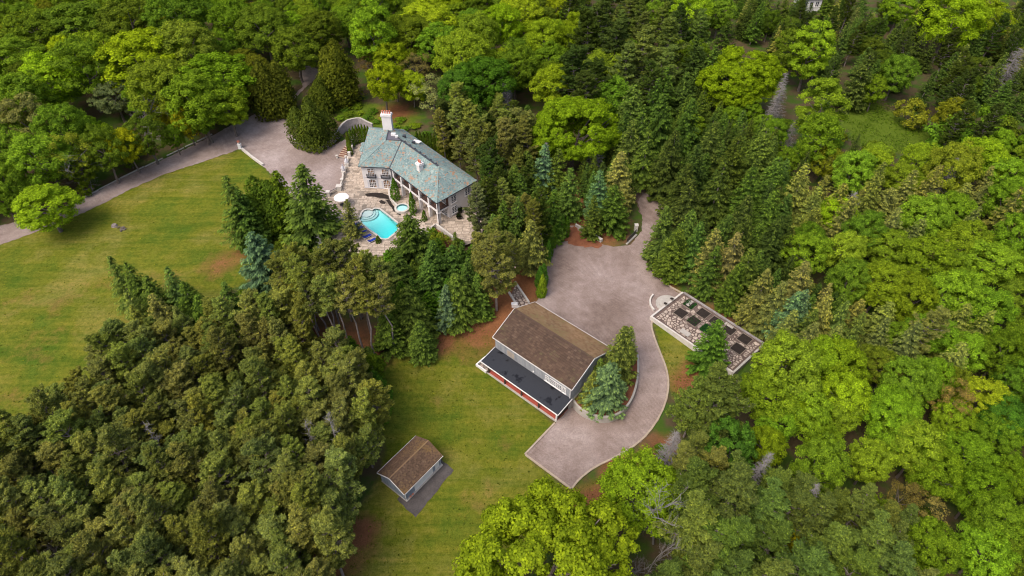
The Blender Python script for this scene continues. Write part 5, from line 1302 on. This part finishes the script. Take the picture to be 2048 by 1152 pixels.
def put(kind, var, base, r, hh, tint, label=None, group=None):
    nm = KN(kind, tint)[0]; t = empty(nm, base); t.rotation_euler = (0, 0, 0)
    rz = trng.uniform(0, 6.283) if kind != 'deadtree' else 0; sx, sz = r / var[2], hh / var[3]
    tr = bpy.data.objects.new('trunk', var[1]); cr = bpy.data.objects.new('branches' if 'dead' in kind or kind == 'snag' else 'crown', var[0])
    ex = trng.uniform(.9, 1.1); tx, ty = (trng.gauss(0, .03), trng.gauss(0, .03)) if kind != 'cypress' else (0, 0)
    j = lambda: trng.uniform(.80, 1.18)
    c = TINT[tint][0]; f = j(); cr.color = (c[0] * f * trng.uniform(.86, 1.12), c[1] * f, c[2] * f * trng.uniform(.8, 1.2), 1)
    for o in (tr, cr): COL.objects.link(o); o.parent = t; o.scale = (sx * ex, sx / ex, sz); o.rotation_euler = (tx, ty, rz)
    hh = hh
    TREES.append(dict(o=t, kind=kind, tint=tint, base=base, r=r, h=hh, label=label, group=group)); return t

# ---- trees that can be told apart one by one: kind, x, y, half width, tint (picture pixels), optional label
T_ = '''
maple 280 120 78 y|maple 372 100 62 o|maple 432 165 72 b|maple 395 205 62 g|maple 325 175 64 o|ash 160 135 62 g|maple 100 160 66 y|maple 40 200 62 g|maple 185 110 48 b|ash 228 195 44 n|ash 52 245 58 n|maple 25 120 58 g|maple 85 318 58 b|maple 25 300 50 g
maple 325 228 26 a|maple 372 245 28 a|maple 255 292 32 a|ash 160 336 32 d|ash 205 300 42 d|maple 120 260 48 g|ash 290 270 40 d|maple 300 190 45 g|sparse 140 310 48 o|maple 398 235 30 d|maple 455 215 40 b|maple 15 372 40 g|maple 345 272 20 g|shrub 170 378 16 d|shrub 262 328 12 d|shrub 108 386 12 d
cedar 528 175 58 c|cedar 475 165 40 c|cedar 622 242 50 c|cedar 645 190 36 c|cedar 682 140 62 c|cedar 560 160 38 c
birch 742 62 48 b|maple 690 45 40 g|maple 782 120 38 y|maple 765 165 34 y|maple 852 42 56 y|maple 885 90 50 g|maple 820 72 48 o|maple 928 112 56 b|maple 962 70 46 b|maple 1005 52 44 y|maple 1042 26 44 y|maple 1092 80 40 y|maple 1100 120 38 g|maple 965 165 58 e|maple 918 185 50 e|maple 1030 135 46 g|sparse 868 190 46 n|sparse 830 140 34 r|sparse 738 130 18 r|maple 1110 172 50 y|bigmaple 1150 262 90 y|maple 1210 142 48 b|maple 1225 195 42 g|maple 740 20 40 g|maple 640 60 45 d|maple 590 100 50 d|maple 530 60 55 d|maple 470 40 50 g|maple 360 30 60 d|maple 260 40 55 d|maple 160 50 60 d|maple 70 60 60 g
bigmaple 1482 160 80 y|birch 1625 95 42 b|birch 1650 215 48 b|birch 1645 270 44 b|birch 1585 95 36 g|maple 1500 222 24 b|maple 1382 28 42 y|maple 1795 145 36 g|maple 1752 180 24 b|maple 1905 35 62 y|maple 1975 40 46 y|maple 1800 20 34 b|maple 1440 25 30 g|maple 1905 235 34 o|shrub 1960 250 40 g|shrub 1900 275 40 g|shrub 1820 230 30 o|shrub 2000 270 34 d|shrub 1745 300 20 d
maple 1700 345 48 b|maple 1655 325 40 o|maple 1745 335 38 b|maple 1840 318 40 b|maple 1672 430 48 y|maple 1902 335 58 o|maple 1965 322 52 y|maple 2005 352 50 b|maple 2018 405 48 b|maple 1845 432 60 b|maple 1905 425 50 b|maple 1782 505 55 b|maple 1852 525 60 b|maple 1932 485 60 b|maple 1692 505 50 b|maple 1622 478 40 g|maple 1982 525 60 b|maple 2035 475 52 b|maple 1762 572 55 b|maple 1822 600 55 b|maple 1902 592 60 b|maple 1972 625 60 b|maple 2038 600 52 g|maple 1692 565 45 g|maple 1862 662 50 b|maple 1935 705 46 b|maple 2005 705 52 g|maple 1800 680 40 g|maple 2040 680 40 g|maple 1730 470 45 g
maple 1575 735 76 b|maple 1642 722 58 b|maple 1692 732 54 y|maple 1542 792 58 b|maple 1682 795 60 y|maple 1752 732 48 o|maple 1812 762 58 b|maple 1965 795 52 y|maple 1905 840 44 b|maple 2018 845 60 e|maple 1602 822 54 b|ash 1462 895 56 e|maple 1672 825 54 b|maple 1785 832 68 b|maple 1802 872 58 b|maple 1642 932 60 b|maple 1742 922 52 b|maple 1835 902 60 b|maple 1935 912 56 b|maple 1995 872 50 b|maple 1872 952 58 b|maple 1962 985 54 b|maple 2035 955 50 b|maple 1605 830 34 y|maple 1860 760 44 b|maple 1900 770 40 o|maple 1555 850 40 b|maple 2030 760 46 e
maple 1286 978 80 b|bigmaple 1092 1130 172 y|maple 1850 1095 60 b|maple 2005 1055 62 b|maple 1965 1105 66 b|maple 1738 1022 32 b|maple 2040 1110 46 g|sparse 1910 810 38 r|sparse 1850 1030 44 r|sparse 1800 1000 36 r|sparse 1770 745 34 r|maple 1570 1085 30 a|maple 1400 1120 30 a|maple 5 402 30 g|ash 50 418 20 d
pine 1160 95 46 k|whitepine 1180 20 52 k|whitepine 1240 40 52 k|whitepine 1300 60 58 w|whitepine 1345 30 50 w|pine 1170 150 42 k|whitepine 1265 90 50 w|whitepine 1210 -10 50 k|whitepine 1340 95 44 w|pine 1195 120 36 k
whitepine 1455 735 72 w|whitepine 1405 758 52 w|whitepine 1412 925 66 w|whitepine 1480 930 74 w|whitepine 1410 1000 72 w|whitepine 1540 965 62 w|whitepine 1600 975 60 w|whitepine 1480 1040 78 w|whitepine 1570 1060 58 w|whitepine 1660 1000 58 w|whitepine 1700 1050 66 w|whitepine 1780 1040 60 w|whitepine 1640 1090 70 w|whitepine 1740 1110 66 w|whitepine 1425 1085 56 w|whitepine 1820 1060 44 w|whitepine 1500 1120 60 w|whitepine 1570 1130 60 w|whitepine 1860 1140 40 q
cedar 525 405 64 d|spruce 448 350 52 s|fir 500 465 56 u|spruce 655 425 10 s|fir 816 424 60 s|spruce 692 396 26 q|spruce 470 380 40 s|spruce 540 340 42 d
fir 812 575 54 s|fir 910 545 50 s|spruce 860 480 42 s|fir 900 492 40 s|spruce 932 515 34 s|spruce 885 565 34 u|fir 790 510 44 s|spruce 960 545 30 s|fir 855 520 46 s|spruce 912 462 18 s|fir 770 620 40 s|fir 835 640 36 s
pine 990 480 48 q|spruce 1065 435 40 q|spruce 985 425 32 s|pine 952 466 30 p|spruce 1035 390 36 s|spruce 1005 400 30 s|spruce 1020 330 36 s|spruce 1090 285 36 u|spruce 1118 295 34 s|spruce 1060 300 30 s|spruce 1045 345 34 s|spruce 1145 330 34 s|pine 957 372 30 n|spruce 1000 310 28 e|spruce 1080 350 38 s|spruce 1105 380 34 s|spruce 1245 300 40 q|spruce 1205 340 32 u|spruce 1190 390 26 s|fir 1235 370 40 s|pine 915 205 30 p|cedar 897 290 25 c|pine 884 200 28 k|pine 960 240 36 q|pine 1000 235 40 q|pine 1040 215 38 q|pine 1060 240 34 q|pine 985 285 36 k|pine 935 200 34 p|pine 910 165 30 p|pine 975 312 30 k|pine 950 262 28 q|spruce 1050 260 30 k
fir 1221 722 52 u|spruce 1247 652 46 w|spruce 1186 738 28 q|spruce 1266 655 22 w|spruce 1200 714 18 w
spruce 1342 410 42 s|spruce 1385 415 40 s|spruce 1405 445 40 s|spruce 1440 455 42 q|spruce 1478 460 42 r|spruce 1510 495 42 s|spruce 1540 535 42 q|spruce 1565 560 40 q|spruce 1595 580 40 u|spruce 1620 575 38 u|spruce 1665 590 40 q|spruce 1700 600 40 w|spruce 1725 620 34 w|spruce 1450 420 40 k|spruce 1500 430 40 k|spruce 1560 440 44 k|spruce 1362 456 36 s|spruce 1432 492 34 s|spruce 1482 522 34 s|spruce 1590 618 36 q|spruce 1630 640 40 q|spruce 1680 650 36 q
spruce 1270 165 40 s|spruce 1310 150 40 s|spruce 1340 130 40 s|spruce 1290 215 44 s|spruce 1335 185 44 s|spruce 1390 195 44 s|spruce 1430 240 44 s|spruce 1480 270 44 k|spruce 1540 255 44 s|spruce 1350 260 46 k|spruce 1400 290 46 k|spruce 1450 320 46 k|spruce 1510 330 46 s|spruce 1560 310 40 s|spruce 1298 258 40 s|spruce 1376 318 42 k|spruce 1390 360 44 k|spruce 1550 380 40 s|spruce 1500 390 40 k|spruce 1268 238 38 s|spruce 1255 220 36 k|spruce 1400 70 38 k|spruce 1460 40 38 k|spruce 1440 90 36 s|spruce 1375 140 34 s|spruce 1740 100 36 k|spruce 1710 390 40 q|spruce 1760 350 40 q|spruce 1640 370 34 q|spruce 1690 370 36 q|spruce 1835 340 36 q|spruce 1620 300 30 k|spruce 1722 268 16 k|pine 1880 610 40 p
'''
for e in T_.replace('\n', '|').split('|'):
    if e.strip():
        k, x, y, r, c = e.split(); x, y, r = float(x), float(y), float(r)
        if k == 'maple' and x > 1560 and y > 280: r *= .86
        tree(k, x, y, r, c)
# dead trees and other marks that stand out
for k, x, y, r, c, lb, h in (
    ('deadspruce', 1005, 168, 30, 'x', 'pale dead spruce left of the big yellow maple behind the mansion', 13), ('deadspruce', 1018, 172, 24, 'x', 'smaller dead spruce tight beside the pale dead one behind the mansion', 12),
    ('deadspruce', 1196, 262, 28, 'x', 'grey dead spruce in front of the big yellow maple', 13), ('deadspruce', 1578, 145, 26, 'x', 'tall grey dead spruce between the olive maple and the birches', 17), ('deadspruce', 1560, 165, 24, 'x', 'shorter dead spruce leaning on the tall grey dead one', 15), ('deadspruce', 1592, 240, 20, 'x', 'small dead spruce at the foot of the birches', 9),
    ('deadspruce', 1916, 315, 30, 'x', 'grey dead spruce among the maples beyond the clearing', 14), ('deadspruce', 1088, 285, 22, 'x', 'half bare grey topped spruce in the row behind the mansion corner', 14), ('deadspruce', 1353, 866, 44, 'x', 'grey dead spruce at the outer kerb of the drive bend', 13), ('deadspruce', 1530, 895, 34, 'x', 'grey dead spruce between plumed pine and maples downhill of the garden', 15), ('deadspruce', 1640, 975, 34, 'x', 'grey dead spruce fallen against the plumed pines', 15),
    ('deadspruce', 2040, 95, 34, 'x', 'dead spruce at the upper edge of the far spruce wood', 13), ('snag', 1712, 385, 20, 'x', None, 13),
    ('deadtree', 262, 215, 70, 'x', 'large leaning bare tree beside the entrance drive', 15), ('deadtree', 372, 195, 34, 'x', 'bare branched tree above the golden leaved tree', 12), ('deadtree', 1330, 1020, 62, 'x', 'big bare tree with tangled pale branches beside the bottom maples', 17), ('deadtree', 1315, 1090, 46, 'x', 'bare tree standing just behind the tangled pale one', 14), ('deadtree', 1285, 1145, 36, 'x', 'bare tree at the bottom edge next to the tangled one', 8), ('deadtree', 140, 330, 46, 'x', 'thin bare tree uphill of the leaning birch', 14),
    ('snag', 655, 825, 20, 'x', 'pale dead pine at the lawn edge, the taller of two', 18), ('snag', 605, 838, 20, 'x', 'pale dead pine at the lawn edge, the shorter of two', 15), ('snag', 640, 480, 20, 'x', 'dead topped pine rising over the tall stand by the pool', 19), ('snag', 690, 500, 20, 'x', 'second dead topped pine over the tall stand by the pool', 18), ('snag', 285, 840, 20, 'x', 'dead pine inside the dense pine plantation', 15), ('deadtree', 90, 1118, 40, 'x', 'grey bare tree at the bottom edge of the pine plantation', 8)):
    tree(k, x, y, r, c, lb, h)
tree('birch', 90, 410, 56, 'y', 'leaning birch overhanging the entrance drive at the left edge', 12)
for x, y, r, c in ((216, 512, 42, 'w'), (252, 530, 40, 's'), (285, 548, 40, 's'), (325, 540, 42, 'w'), (360, 560, 40, 's'), (385, 590, 38, 's'), (245, 575, 40, 'q'), (300, 585, 40, 'q'), (440, 560, 36, 's')): tree('spruce', x, y, r, c)
for x, y in ((450, 590), (485, 600), (520, 585), (430, 640), (400, 640), (560, 580), (590, 560)): tree('pine', x, y, 40, 'p')
tree('spruce', 590, 330, 68, 's', None, 20)
tree('fir', 1441, 640, 44, 'e', None, 13)
for x, y in ((636, 492), (664, 486), (688, 478), (706, 512), (728, 498), (748, 522), (660, 545), (612, 520), (690, 548), (640, 560), (716, 560), (762, 556), (590, 505)): tree('tallpine', x, y, 34, trng.choice('pqp'), None, 20)
tree('cypress', 786, 356, 10, 'e', 'tallest columnar cypress beside the mansion facade corner', 6.8); tree('cypress', 821, 384, 9, 'e', 'columnar cypress between the spa and the loggia', 6.6); tree('cypress', 847, 420, 6, 'e', 'small columnar cypress near the loggia corner', 3.6); tree('cypress', 754.5, 471, 6.5, 'd', 'small dark cypress at the end of the lounger row', 2.6)
for i, (x, y) in enumerate(((692, 262), (698, 256), (704, 252), (710, 249), (716, 248), (722, 248), (728, 249), (734, 251), (697, 283), (694, 270))):
    tree('cypress', x, y, 5.5, 'd', None, 6.2 if i < 8 else 4.5, group='dark cypresses inside the curved retaining wall')
for x, y in ((1088, 527), (1081, 532), (1086, 548), (1083, 566)): tree('cypress', x, y, 11, 'b' if y > 540 else 'e', None, 6.0 if y < 560 else 3.6, group='bright columnar hedge along the gravel court')
for x, y in ((1098, 480), (1102, 468), (1108, 452), (1113, 444), (1119, 437), (1127, 430), (1135, 431)): tree('cypress', x, y, 8, 'e', None, 6.0, group='bright columnar hedge along the gravel court')
for x in range(832, 876, 7): tree('cypress', x, 262 + (x - 832) * .12, 6, 'd', None, 5, group='dark cypress hedge behind the mansion')

# ---- the woods between them
VIEW = [[(716, 332), (640, 395), (662, 425), (700, 420), (718, 450), (760, 478), (798, 440), (862, 455), (905, 478), (942, 470), (942, 425), (952, 362), (810, 262), (740, 258)], [(1307, 634), (1366, 592), (1526, 686), (1492, 714)], [(1310, 600), (1350, 586), (1360, 600), (1330, 620)],
        [(1112, 484), (1180, 494), (1272, 494), (1282, 500), (1292, 540), (1352, 588), (1306, 645), (1336, 770), (1296, 860), (1140, 970), (1056, 908), (1112, 848), (1140, 815), (1190, 850), (1240, 845), (1276, 760), (1260, 700), (1200, 690), (1080, 600)], [(985, 675), (1070, 604), (1160, 660), (1185, 715), (1143, 830), (1110, 842), (960, 735)],
        [(738, 950), (760, 925), (831, 862), (905, 941), (832, 1036), (790, 1010)], [(482, 300), (580, 212), (592, 288), (690, 292), (688, 345), (660, 375), (600, 370)], [(150, 425), (160, 408), (290, 340), (470, 252), (575, 212), (480, 297), (330, 344)], [(1705, 205), (1860, 268), (1880, 292), (1800, 298), (1740, 285)], [(1018, 590), (1032, 568), (1060, 602), (1035, 620)], [(1015, 525), (1035, 525), (1035, 545), (1015, 545)], [(1272, 392), (1290, 378), (1332, 412), (1300, 452), (1284, 470)], [(668, 588), (768, 596), (775, 690), (705, 668)]]
def hides(b, r, h, kind):
    prof = ((.25, .9), (.5, .6), (.75, .35), (1, 0)) if kind in CONIC else ((.4, .8), (.65, .9), (.95, .4))
    for f, q in prof:
        for sx in (-1, 0, 1):
            p = project((b.x + sx * r * q, b.y, b.z + h * f))
            for i, v in enumerate(VIEW):
                if inside(p, v): return i + 1
    return 0
for t in TREES:
    if not t['label'] and not t['group'] and t['kind'] != 'cypress':
        k = hides(t['base'], t['r'] * .75, t['h'], t['kind'])
        if k: print('HIDES', k, t['kind'], [round(v) for v in project((t['base'].x, t['base'].y, t['base'].z + t['h']))], round(t['r'], 1), round(t['h'], 1), [round(v) for v in project(t['base'])])
grid_ = {}
def occ(b, r): grid_.setdefault((int(b.x // 8), int(b.y // 8)), []).append((b.x, b.y, r))
def free(b, r, k=.78):
    i, j = int(b.x // 8), int(b.y // 8)
    for a in range(i - 2, i + 3):
        for c in range(j - 2, j + 3):
            for x, y, q in grid_.get((a, c), ()):
                if (b.x - x) ** 2 + (b.y - y) ** 2 < (k * (r + q)) ** 2: return False
    return True
for t in TREES: occ(t['base'], t['r'])
KEEP = [PX(q) for q in (LAWN_W, [(760, 740), (800, 712), (900, 650), (985, 640), (990, 690), (1150, 800), (1048, 910), (1140, 985), (1235, 925), (1300, 885), (1180, 1000), (960, 1080), (800, 1200), (690, 1200), (720, 1050), (770, 960)], DRIVE1, DRIVE2, MEADOW, [(676, 215), (760, 205), (840, 240), (800, 262)], [(1270, 345), (1330, 400), (1320, 440), (1260, 440)])] + [[Vector((*p, 0)) for p in terr_w], [K(-4, -3), K(LG + 1, -3), K(LG + 1, WG + 1), K(-4, WG + 1)], [S(-3, -6, 0), S(LS + 3, -6, 0), S(LS + 2, WS + 2, 0), S(-2, WS + 2, 0)], [B(-3, -6, 0), B(LB + 3, -6, 0), B(LB + 2, WB + 2, 0), B(-2, WB + 2, 0)], [V3(p, 0) for p in foot]]
ZONES = [  # outline of the tree tops, kinds with tints, half width range in metres, how many at most
    ([(-130, -60), (700, -60), (700, 30), (600, 130), (500, 160), (430, 215), (320, 275), (200, 335), (90, 375), (-130, 460)], ['maple g', 'maple y', 'maple o', 'ash g', 'maple g', 'maple d', 'maple b'], (3.0, 4.8), 170),
    ([(700, -60), (1160, -60), (1150, 110), (1110, 200), (1000, 200), (900, 200), (820, 190), (720, 120)], ['maple g', 'maple y', 'maple o', 'maple b', 'maple d'], (3.2, 4.8), 70),
    ([(1130, -60), (1420, -60), (1420, 80), (1380, 140), (1260, 150), (1160, 120)], ['whitepine w', 'whitepine k', 'pine k', 'whitepine w', 'maple g'], (3.2, 4.6), 50),
    ([(1400, -60), (2230, -60), (2230, 230), (1960, 215), (1880, 200), (1840, 140), (1680, 130), (1560, 70)], ['spruce k', 'spruce s', 'spruce s', 'spruce k', 'pine k', 'maple d', 'spruce q'], (2.6, 3.8), 190),
    ([(1255, 150), (1400, 130), (1570, 250), (1590, 370), (1590, 440), (1480, 410), (1400, 340), (1330, 285), (1265, 240)], ['spruce s', 'spruce s', 'spruce k', 'maple g'], (2.6, 3.6), 60),
    ([(860, 170), (1060, 190), (1080, 300), (1100, 420), (1010, 470), (950, 400), (960, 340), (900, 255)], ['pine q', 'pine k', 'spruce s', 'pine p'], (2.2, 3.2), 40),
    ([(1160, 250), (1260, 250), (1290, 330), (1240, 370), (1170, 330)], ['spruce s', 'spruce k'], (2.0, 3.0), 16),
    ([(1580, 300), (1700, 290), (1850, 290), (2230, 260), (2230, 740), (1900, 740), (1720, 640), (1640, 560), (1580, 440)], ['maple b', 'maple g', 'maple b', 'maple d', 'ash b', 'spruce q'], (3.0, 4.6), 80),
    ([(1500, 720), (1700, 690), (1900, 740), (2230, 740), (2230, 1260), (1880, 1260), (1860, 1010), (1620, 940), (1440, 880), (1500, 780)], ['maple b', 'maple g', 'ash b', 'maple d', 'maple y'], (2.8, 4.2), 70),
    ([(1320, 880), (1420, 860), (1480, 900), (1620, 950), (1860, 1000), (1900, 1290), (1240, 1290), (1320, 1000)], ['whitepine w', 'whitepine w', 'whitepine q', 'ash g'], (3.0, 4.2), 40),
    ([(-150, 900), (40, 800), (130, 730), (215, 640), (330, 610), (480, 575), (600, 560), (690, 660), (738, 720), (752, 800), (760, 850), (715, 920), (690, 990), (640, 1040), (600, 1290), (-150, 1290)], ['pine p', 'pine p', 'pine q', 'pine p', 'pine q'], (2.6, 3.6), 215),
    ([(200, 520), (240, 505), (300, 540), (370, 560), (420, 600), (330, 620), (230, 610)], ['spruce q', 'spruce p', 'spruce w'], (2.2, 3.0), 22),
    ([(545, 500), (600, 480), (640, 520), (640, 580), (570, 560)], ['tallpine q', 'tallpine p', 'pine q'], (2.2, 2.9), 14),
    ([(770, 500), (850, 470), (950, 480), (960, 570), (900, 620), (800, 640), (760, 600)], ['fir s', 'spruce s', 'fir e'], (2.0, 3.2), 26),
    ([(690, 650), (740, 700), (760, 780), (780, 850), (770, 930), (730, 900), (700, 760)], ['fir e', 'fir s', 'maple d'], (2.0, 3.0), 18),
    ([(1380, 420), (1560, 430), (1640, 540), (1760, 640), (1700, 680), (1610, 620), (1520, 545), (1430, 480)], ['spruce k', 'spruce s', 'spruce k'], (2.4, 3.3), 40),
]
zrng = random.Random(5)
for poly, kinds, (ra, rb_), most in ZONES:
    xs = [p[0] for p in poly]; ys = [p[1] for p in poly]; made = 0
    for _ in range(4500):
        x, y = zrng.uniform(min(xs), max(xs)), zrng.uniform(min(ys), max(ys))
        if not inside((x, y), poly): continue
        kind, tint = zrng.choice(kinds).split(); r = zrng.uniform(ra, rb_) * (.9 if kind == 'spruce' else 1)
        p0 = P(x, y, 9); 
        if kind in CONIC: hh = {'spruce': r * 2.6 + 4.5, 'fir': r * 2.2 + 3, 'pine': r * 2.2 + 8.5, 'tallpine': 17, 'whitepine': r * 1.8 + 8}[kind] * zrng.uniform(.76, 1.12); b = P(x, y, hz(p0.x, p0.y) + hh)
        else: hh = (r * 1.6 + 5.0) * zrng.uniform(.8, 1.12); b = P(x, y, hz(p0.x, p0.y) + hh * .62)
        b = Vector((b.x, b.y, hz(b.x, b.y)))
        if not free(b, r, (.46 if 'pine' in kind else .53) if kind in ('spruce', 'pine', 'tallpine', 'fir', 'whitepine') else (.76 if x < 1500 else .80)) or any(inside(b, k) for k in KEEP) or hides(b, r, hh, kind): continue
        put(kind, zrng.choice(PROTO[kind]), b, r, hh, tint); occ(b, r); made += 1
        if made >= most: break
# low shrubs in the gaps of the wood
sc_ = 0
for _ in range(9000):
    poly = zrng.choice(ZONES)[0]; xs = [p[0] for p in poly]; ys = [p[1] for p in poly]; x, y = zrng.uniform(min(xs), max(xs)), zrng.uniform(min(ys), max(ys))
    if not inside((x, y), poly): continue
    b = P(x, y, 3); b = Vector((b.x, b.y, hz(b.x, b.y))); r = zrng.uniform(1.2, 2.2)
    if not free(b, r, .52) or any(inside(b, k) for k in KEEP) or hides(b, r, r * 1.6, 'shrub'): continue
    put('shrub', zrng.choice(PROTO['shrub']), b, r, r * 1.6, zrng.choice('ddgeo')); occ(b, r); sc_ += 1
    if sc_ > 265: break
# growth on the bank behind the retaining wall
for x, y, r in ((680, 236, 9), (700, 228, 12), (735, 235, 10), (752, 243, 8), (790, 252, 9), (812, 258, 9), (665, 250, 8), (770, 238, 12), (745, 222, 11), (715, 212, 12), (690, 218, 10), (800, 240, 12), (830, 252, 12), (850, 268, 10), (870, 285, 10), (722, 226, 8)): tree('shrub', x, y, r, zrng.choice('ebg'), None, .9)

# ---- a label for every tree: what it looks like and the landmark it stands by
MARKS = [('mansion', 835, 330), ('pool', 760, 450), ('barn', 1100, 710), ('garage', 825, 930), ('paved garden', 1410, 655), ('motor court', 600, 310), ('gravel court', 1190, 560), ('lower gravel pad', 1150, 900), ('grassy clearing', 1790, 260), ('entrance drive', 300, 335), ('leaning bare tree', 262, 215),
         ('golden leaved tree', 348, 235), ('dark cedar hedge', 520, 180), ('leaning birch', 85, 415), ('paired dead spruces', 1010, 190), ('big yellow maple', 1150, 262), ('round olive maple', 1482, 160), ('tall dead spruce', 1575, 200), ('dead clearing spruce', 1916, 350), ('tangled bare tree', 1330, 1040),
         ('big bottom maple', 1090, 1100), ('dead kerbside spruce', 1355, 900), ('pale dead pines', 630, 850), ('brown forest track', 1300, 400), ('lawn stump', 235, 455), ('distant white house', 1623, 4), ('dead plantation pine', 285, 850), ('half round steps', 1335, 600), ('stone path', 1045, 598), ('parasol', 682, 392),
         ('fallen dead spruce', 1640, 985), ('rusty shrub tree', 1910, 810), ('far dead spruce', 2040, 100), ('orange young maple', 1570, 1085), ('birch clump', 1645, 230), ('bright cedar-side birch', 742, 60)]
ORD = ['', 'second ', 'third ', 'fourth ', 'fifth ', 'sixth ', 'seventh ', 'eighth ', 'ninth ', 'tenth ', 'eleventh ', 'twelfth ', 'thirteenth ', 'fourteenth ', 'fifteenth ', 'sixteenth ', 'seventeenth ', 'eighteenth ', 'nineteenth ', 'twentieth ', 'twenty-first ', 'twenty-second ', 'twenty-third ', 'twenty-fourth ', 'twenty-fifth ', 'twenty-sixth ', 'twenty-seventh ', 'twenty-eighth ', 'twenty-ninth ', 'thirtieth ', 'thirty-first ', 'thirty-second ', 'thirty-third ', 'thirty-fourth ']
def octant(dx, dy):
    a = math.degrees(math.atan2(-dy, dx)) % 360
    return ['right of', 'behind and right of', 'behind', 'behind and left of', 'left of', 'in front and left of', 'in front of', 'in front and right of'][int(((a + 22.5) % 360) // 45)]
buck = {}
for t in TREES:
    o = t['o']; k = t['kind']; o['category'] = 'shrub' if k == 'shrub' else 'tree'
    if t['label']: o['label'] = t['label']; o['group'] = t['group'] or ('dead trees of the estate' if 'dead' in k or k == 'snag' else 'columnar cypresses by the pool'); continue
    top = project((t['base'].x, t['base'].y, t['base'].z + t['h'] * .7)); best = sorted((math.hypot(top[0] - mx, top[1] - my), nm, mx, my) for nm, mx, my in MARKS)
    nm = best[0][1]; mx, my = best[0][2:]
    desc = ('grey' if t['tint'] == 'x' else TINT[t['tint']][1]) + ' ' + KN(k, t['tint'])[1]
    t['grp'] = t['group'] or {'maple': 'broadleaf trees of the wood', 'ash': 'broadleaf trees of the wood', 'bigmaple': 'broadleaf trees of the wood', 'birch': 'broadleaf trees of the wood', 'sparse': 'thin leaved trees of the wood', 'pine': 'pines of the estate', 'tallpine': 'pines of the estate', 'whitepine': 'plumed pines of the estate', 'shrub': 'low shrubs under the trees', 'cedar': 'rounded cedars by the drive'}.get(k, 'spruces and firs of the estate')
    buck.setdefault((desc, octant(top[0] - mx, top[1] - my), nm), []).append((best[0][0], t))
for (desc, oc, nm), lst in buck.items():
    lst.sort(key=lambda q: q[0])
    for i, (d, t) in enumerate(lst):
        o = t['o']; o['group'] = t['grp']
        if len(lst) == 1: o['label'] = f'single {desc} {oc} the {nm}'
        elif i < len(ORD): o['label'] = f'{desc} {ORD[i]}nearest {oc} the {nm}'
        else: o['label'] = f'{desc} well {oc} the {nm}, past all others'
print('TREES', len(TREES), {k: sum(t['kind'] == k for t in TREES) for k in PROTO}, 'shrubs', sc_)

mr = np.random.default_rng(3); mp_ = np.array([tuple(p[:2]) for p in PX(MEADOW)]); n_ = 9000
c_ = np.stack([mr.uniform(mp_[:, 0].min() - 3, mp_[:, 0].max() + 3, n_), mr.uniform(mp_[:, 1].min() - 3, mp_[:, 1].max() + 3, n_)], 1)
c_ = c_[sdist(c_[:, 0], c_[:, 1], mp_) > -3 + 2.5 * mr.random(len(c_))]; n_ = len(c_)
clump = np.sin(c_[:, 0] * .55) * np.sin(c_[:, 1] * .45 + 1.3); c_ = c_[clump + mr.normal(0, .5, n_) > -.15]; n_ = len(c_)
c3 = np.column_stack([c_, hgrid(c_[:, 0], c_[:, 1]) + .12]); nn_ = mr.normal(size=(n_, 3)) * .6 + np.array([0, 0, .7])
gm = leafmesh('meadow_grass', c3, nn_, mr.uniform(.15, .42, n_), mr.uniform(.06, .16, n_), mr.random(n_) * .8, mr)
go_ = tag(link('meadow_grass', gm), kind='stuff'); go_.color = (.085, .15, .014, 1)
lc, lr_ = [], np.random.default_rng(8)
for poly in (LAWN_W, LAWN_S, LAWN_E):
    pp = np.array([tuple(p[:2]) for p in PX(poly)]); k_ = 3000 if poly is not LAWN_E else 1200
    q_ = np.stack([lr_.uniform(pp[:, 0].min(), pp[:, 0].max(), k_), lr_.uniform(pp[:, 1].min(), pp[:, 1].max(), k_)], 1); lc.append(q_[sdist(q_[:, 0], q_[:, 1], pp) > .4])
lc = np.vstack(lc); avoid = [[tuple(v[:2]) for v in k] for k in KEEP[7:]] + [[tuple(v[:2]) for v in KEEP[2]], [tuple(v[:2]) for v in KEEP[3]]]
for a in avoid: lc = lc[sdist(lc[:, 0], lc[:, 1], a) < -.2]
n_ = len(lc); c3 = np.column_stack([lc, hgrid(lc[:, 0], lc[:, 1]) + .05])
gm = leafmesh('lawn_tufts', c3, lr_.normal(size=(n_, 3)) * .35 + np.array([0, 0, 1]), lr_.uniform(.08, .24, n_), lr_.uniform(.06, .15, n_), lr_.random(n_) ** 2, lr_)
lo_ = tag(link('lawn_tufts', gm), kind='stuff'); lo_.color = (.10, .118, .014, 1)
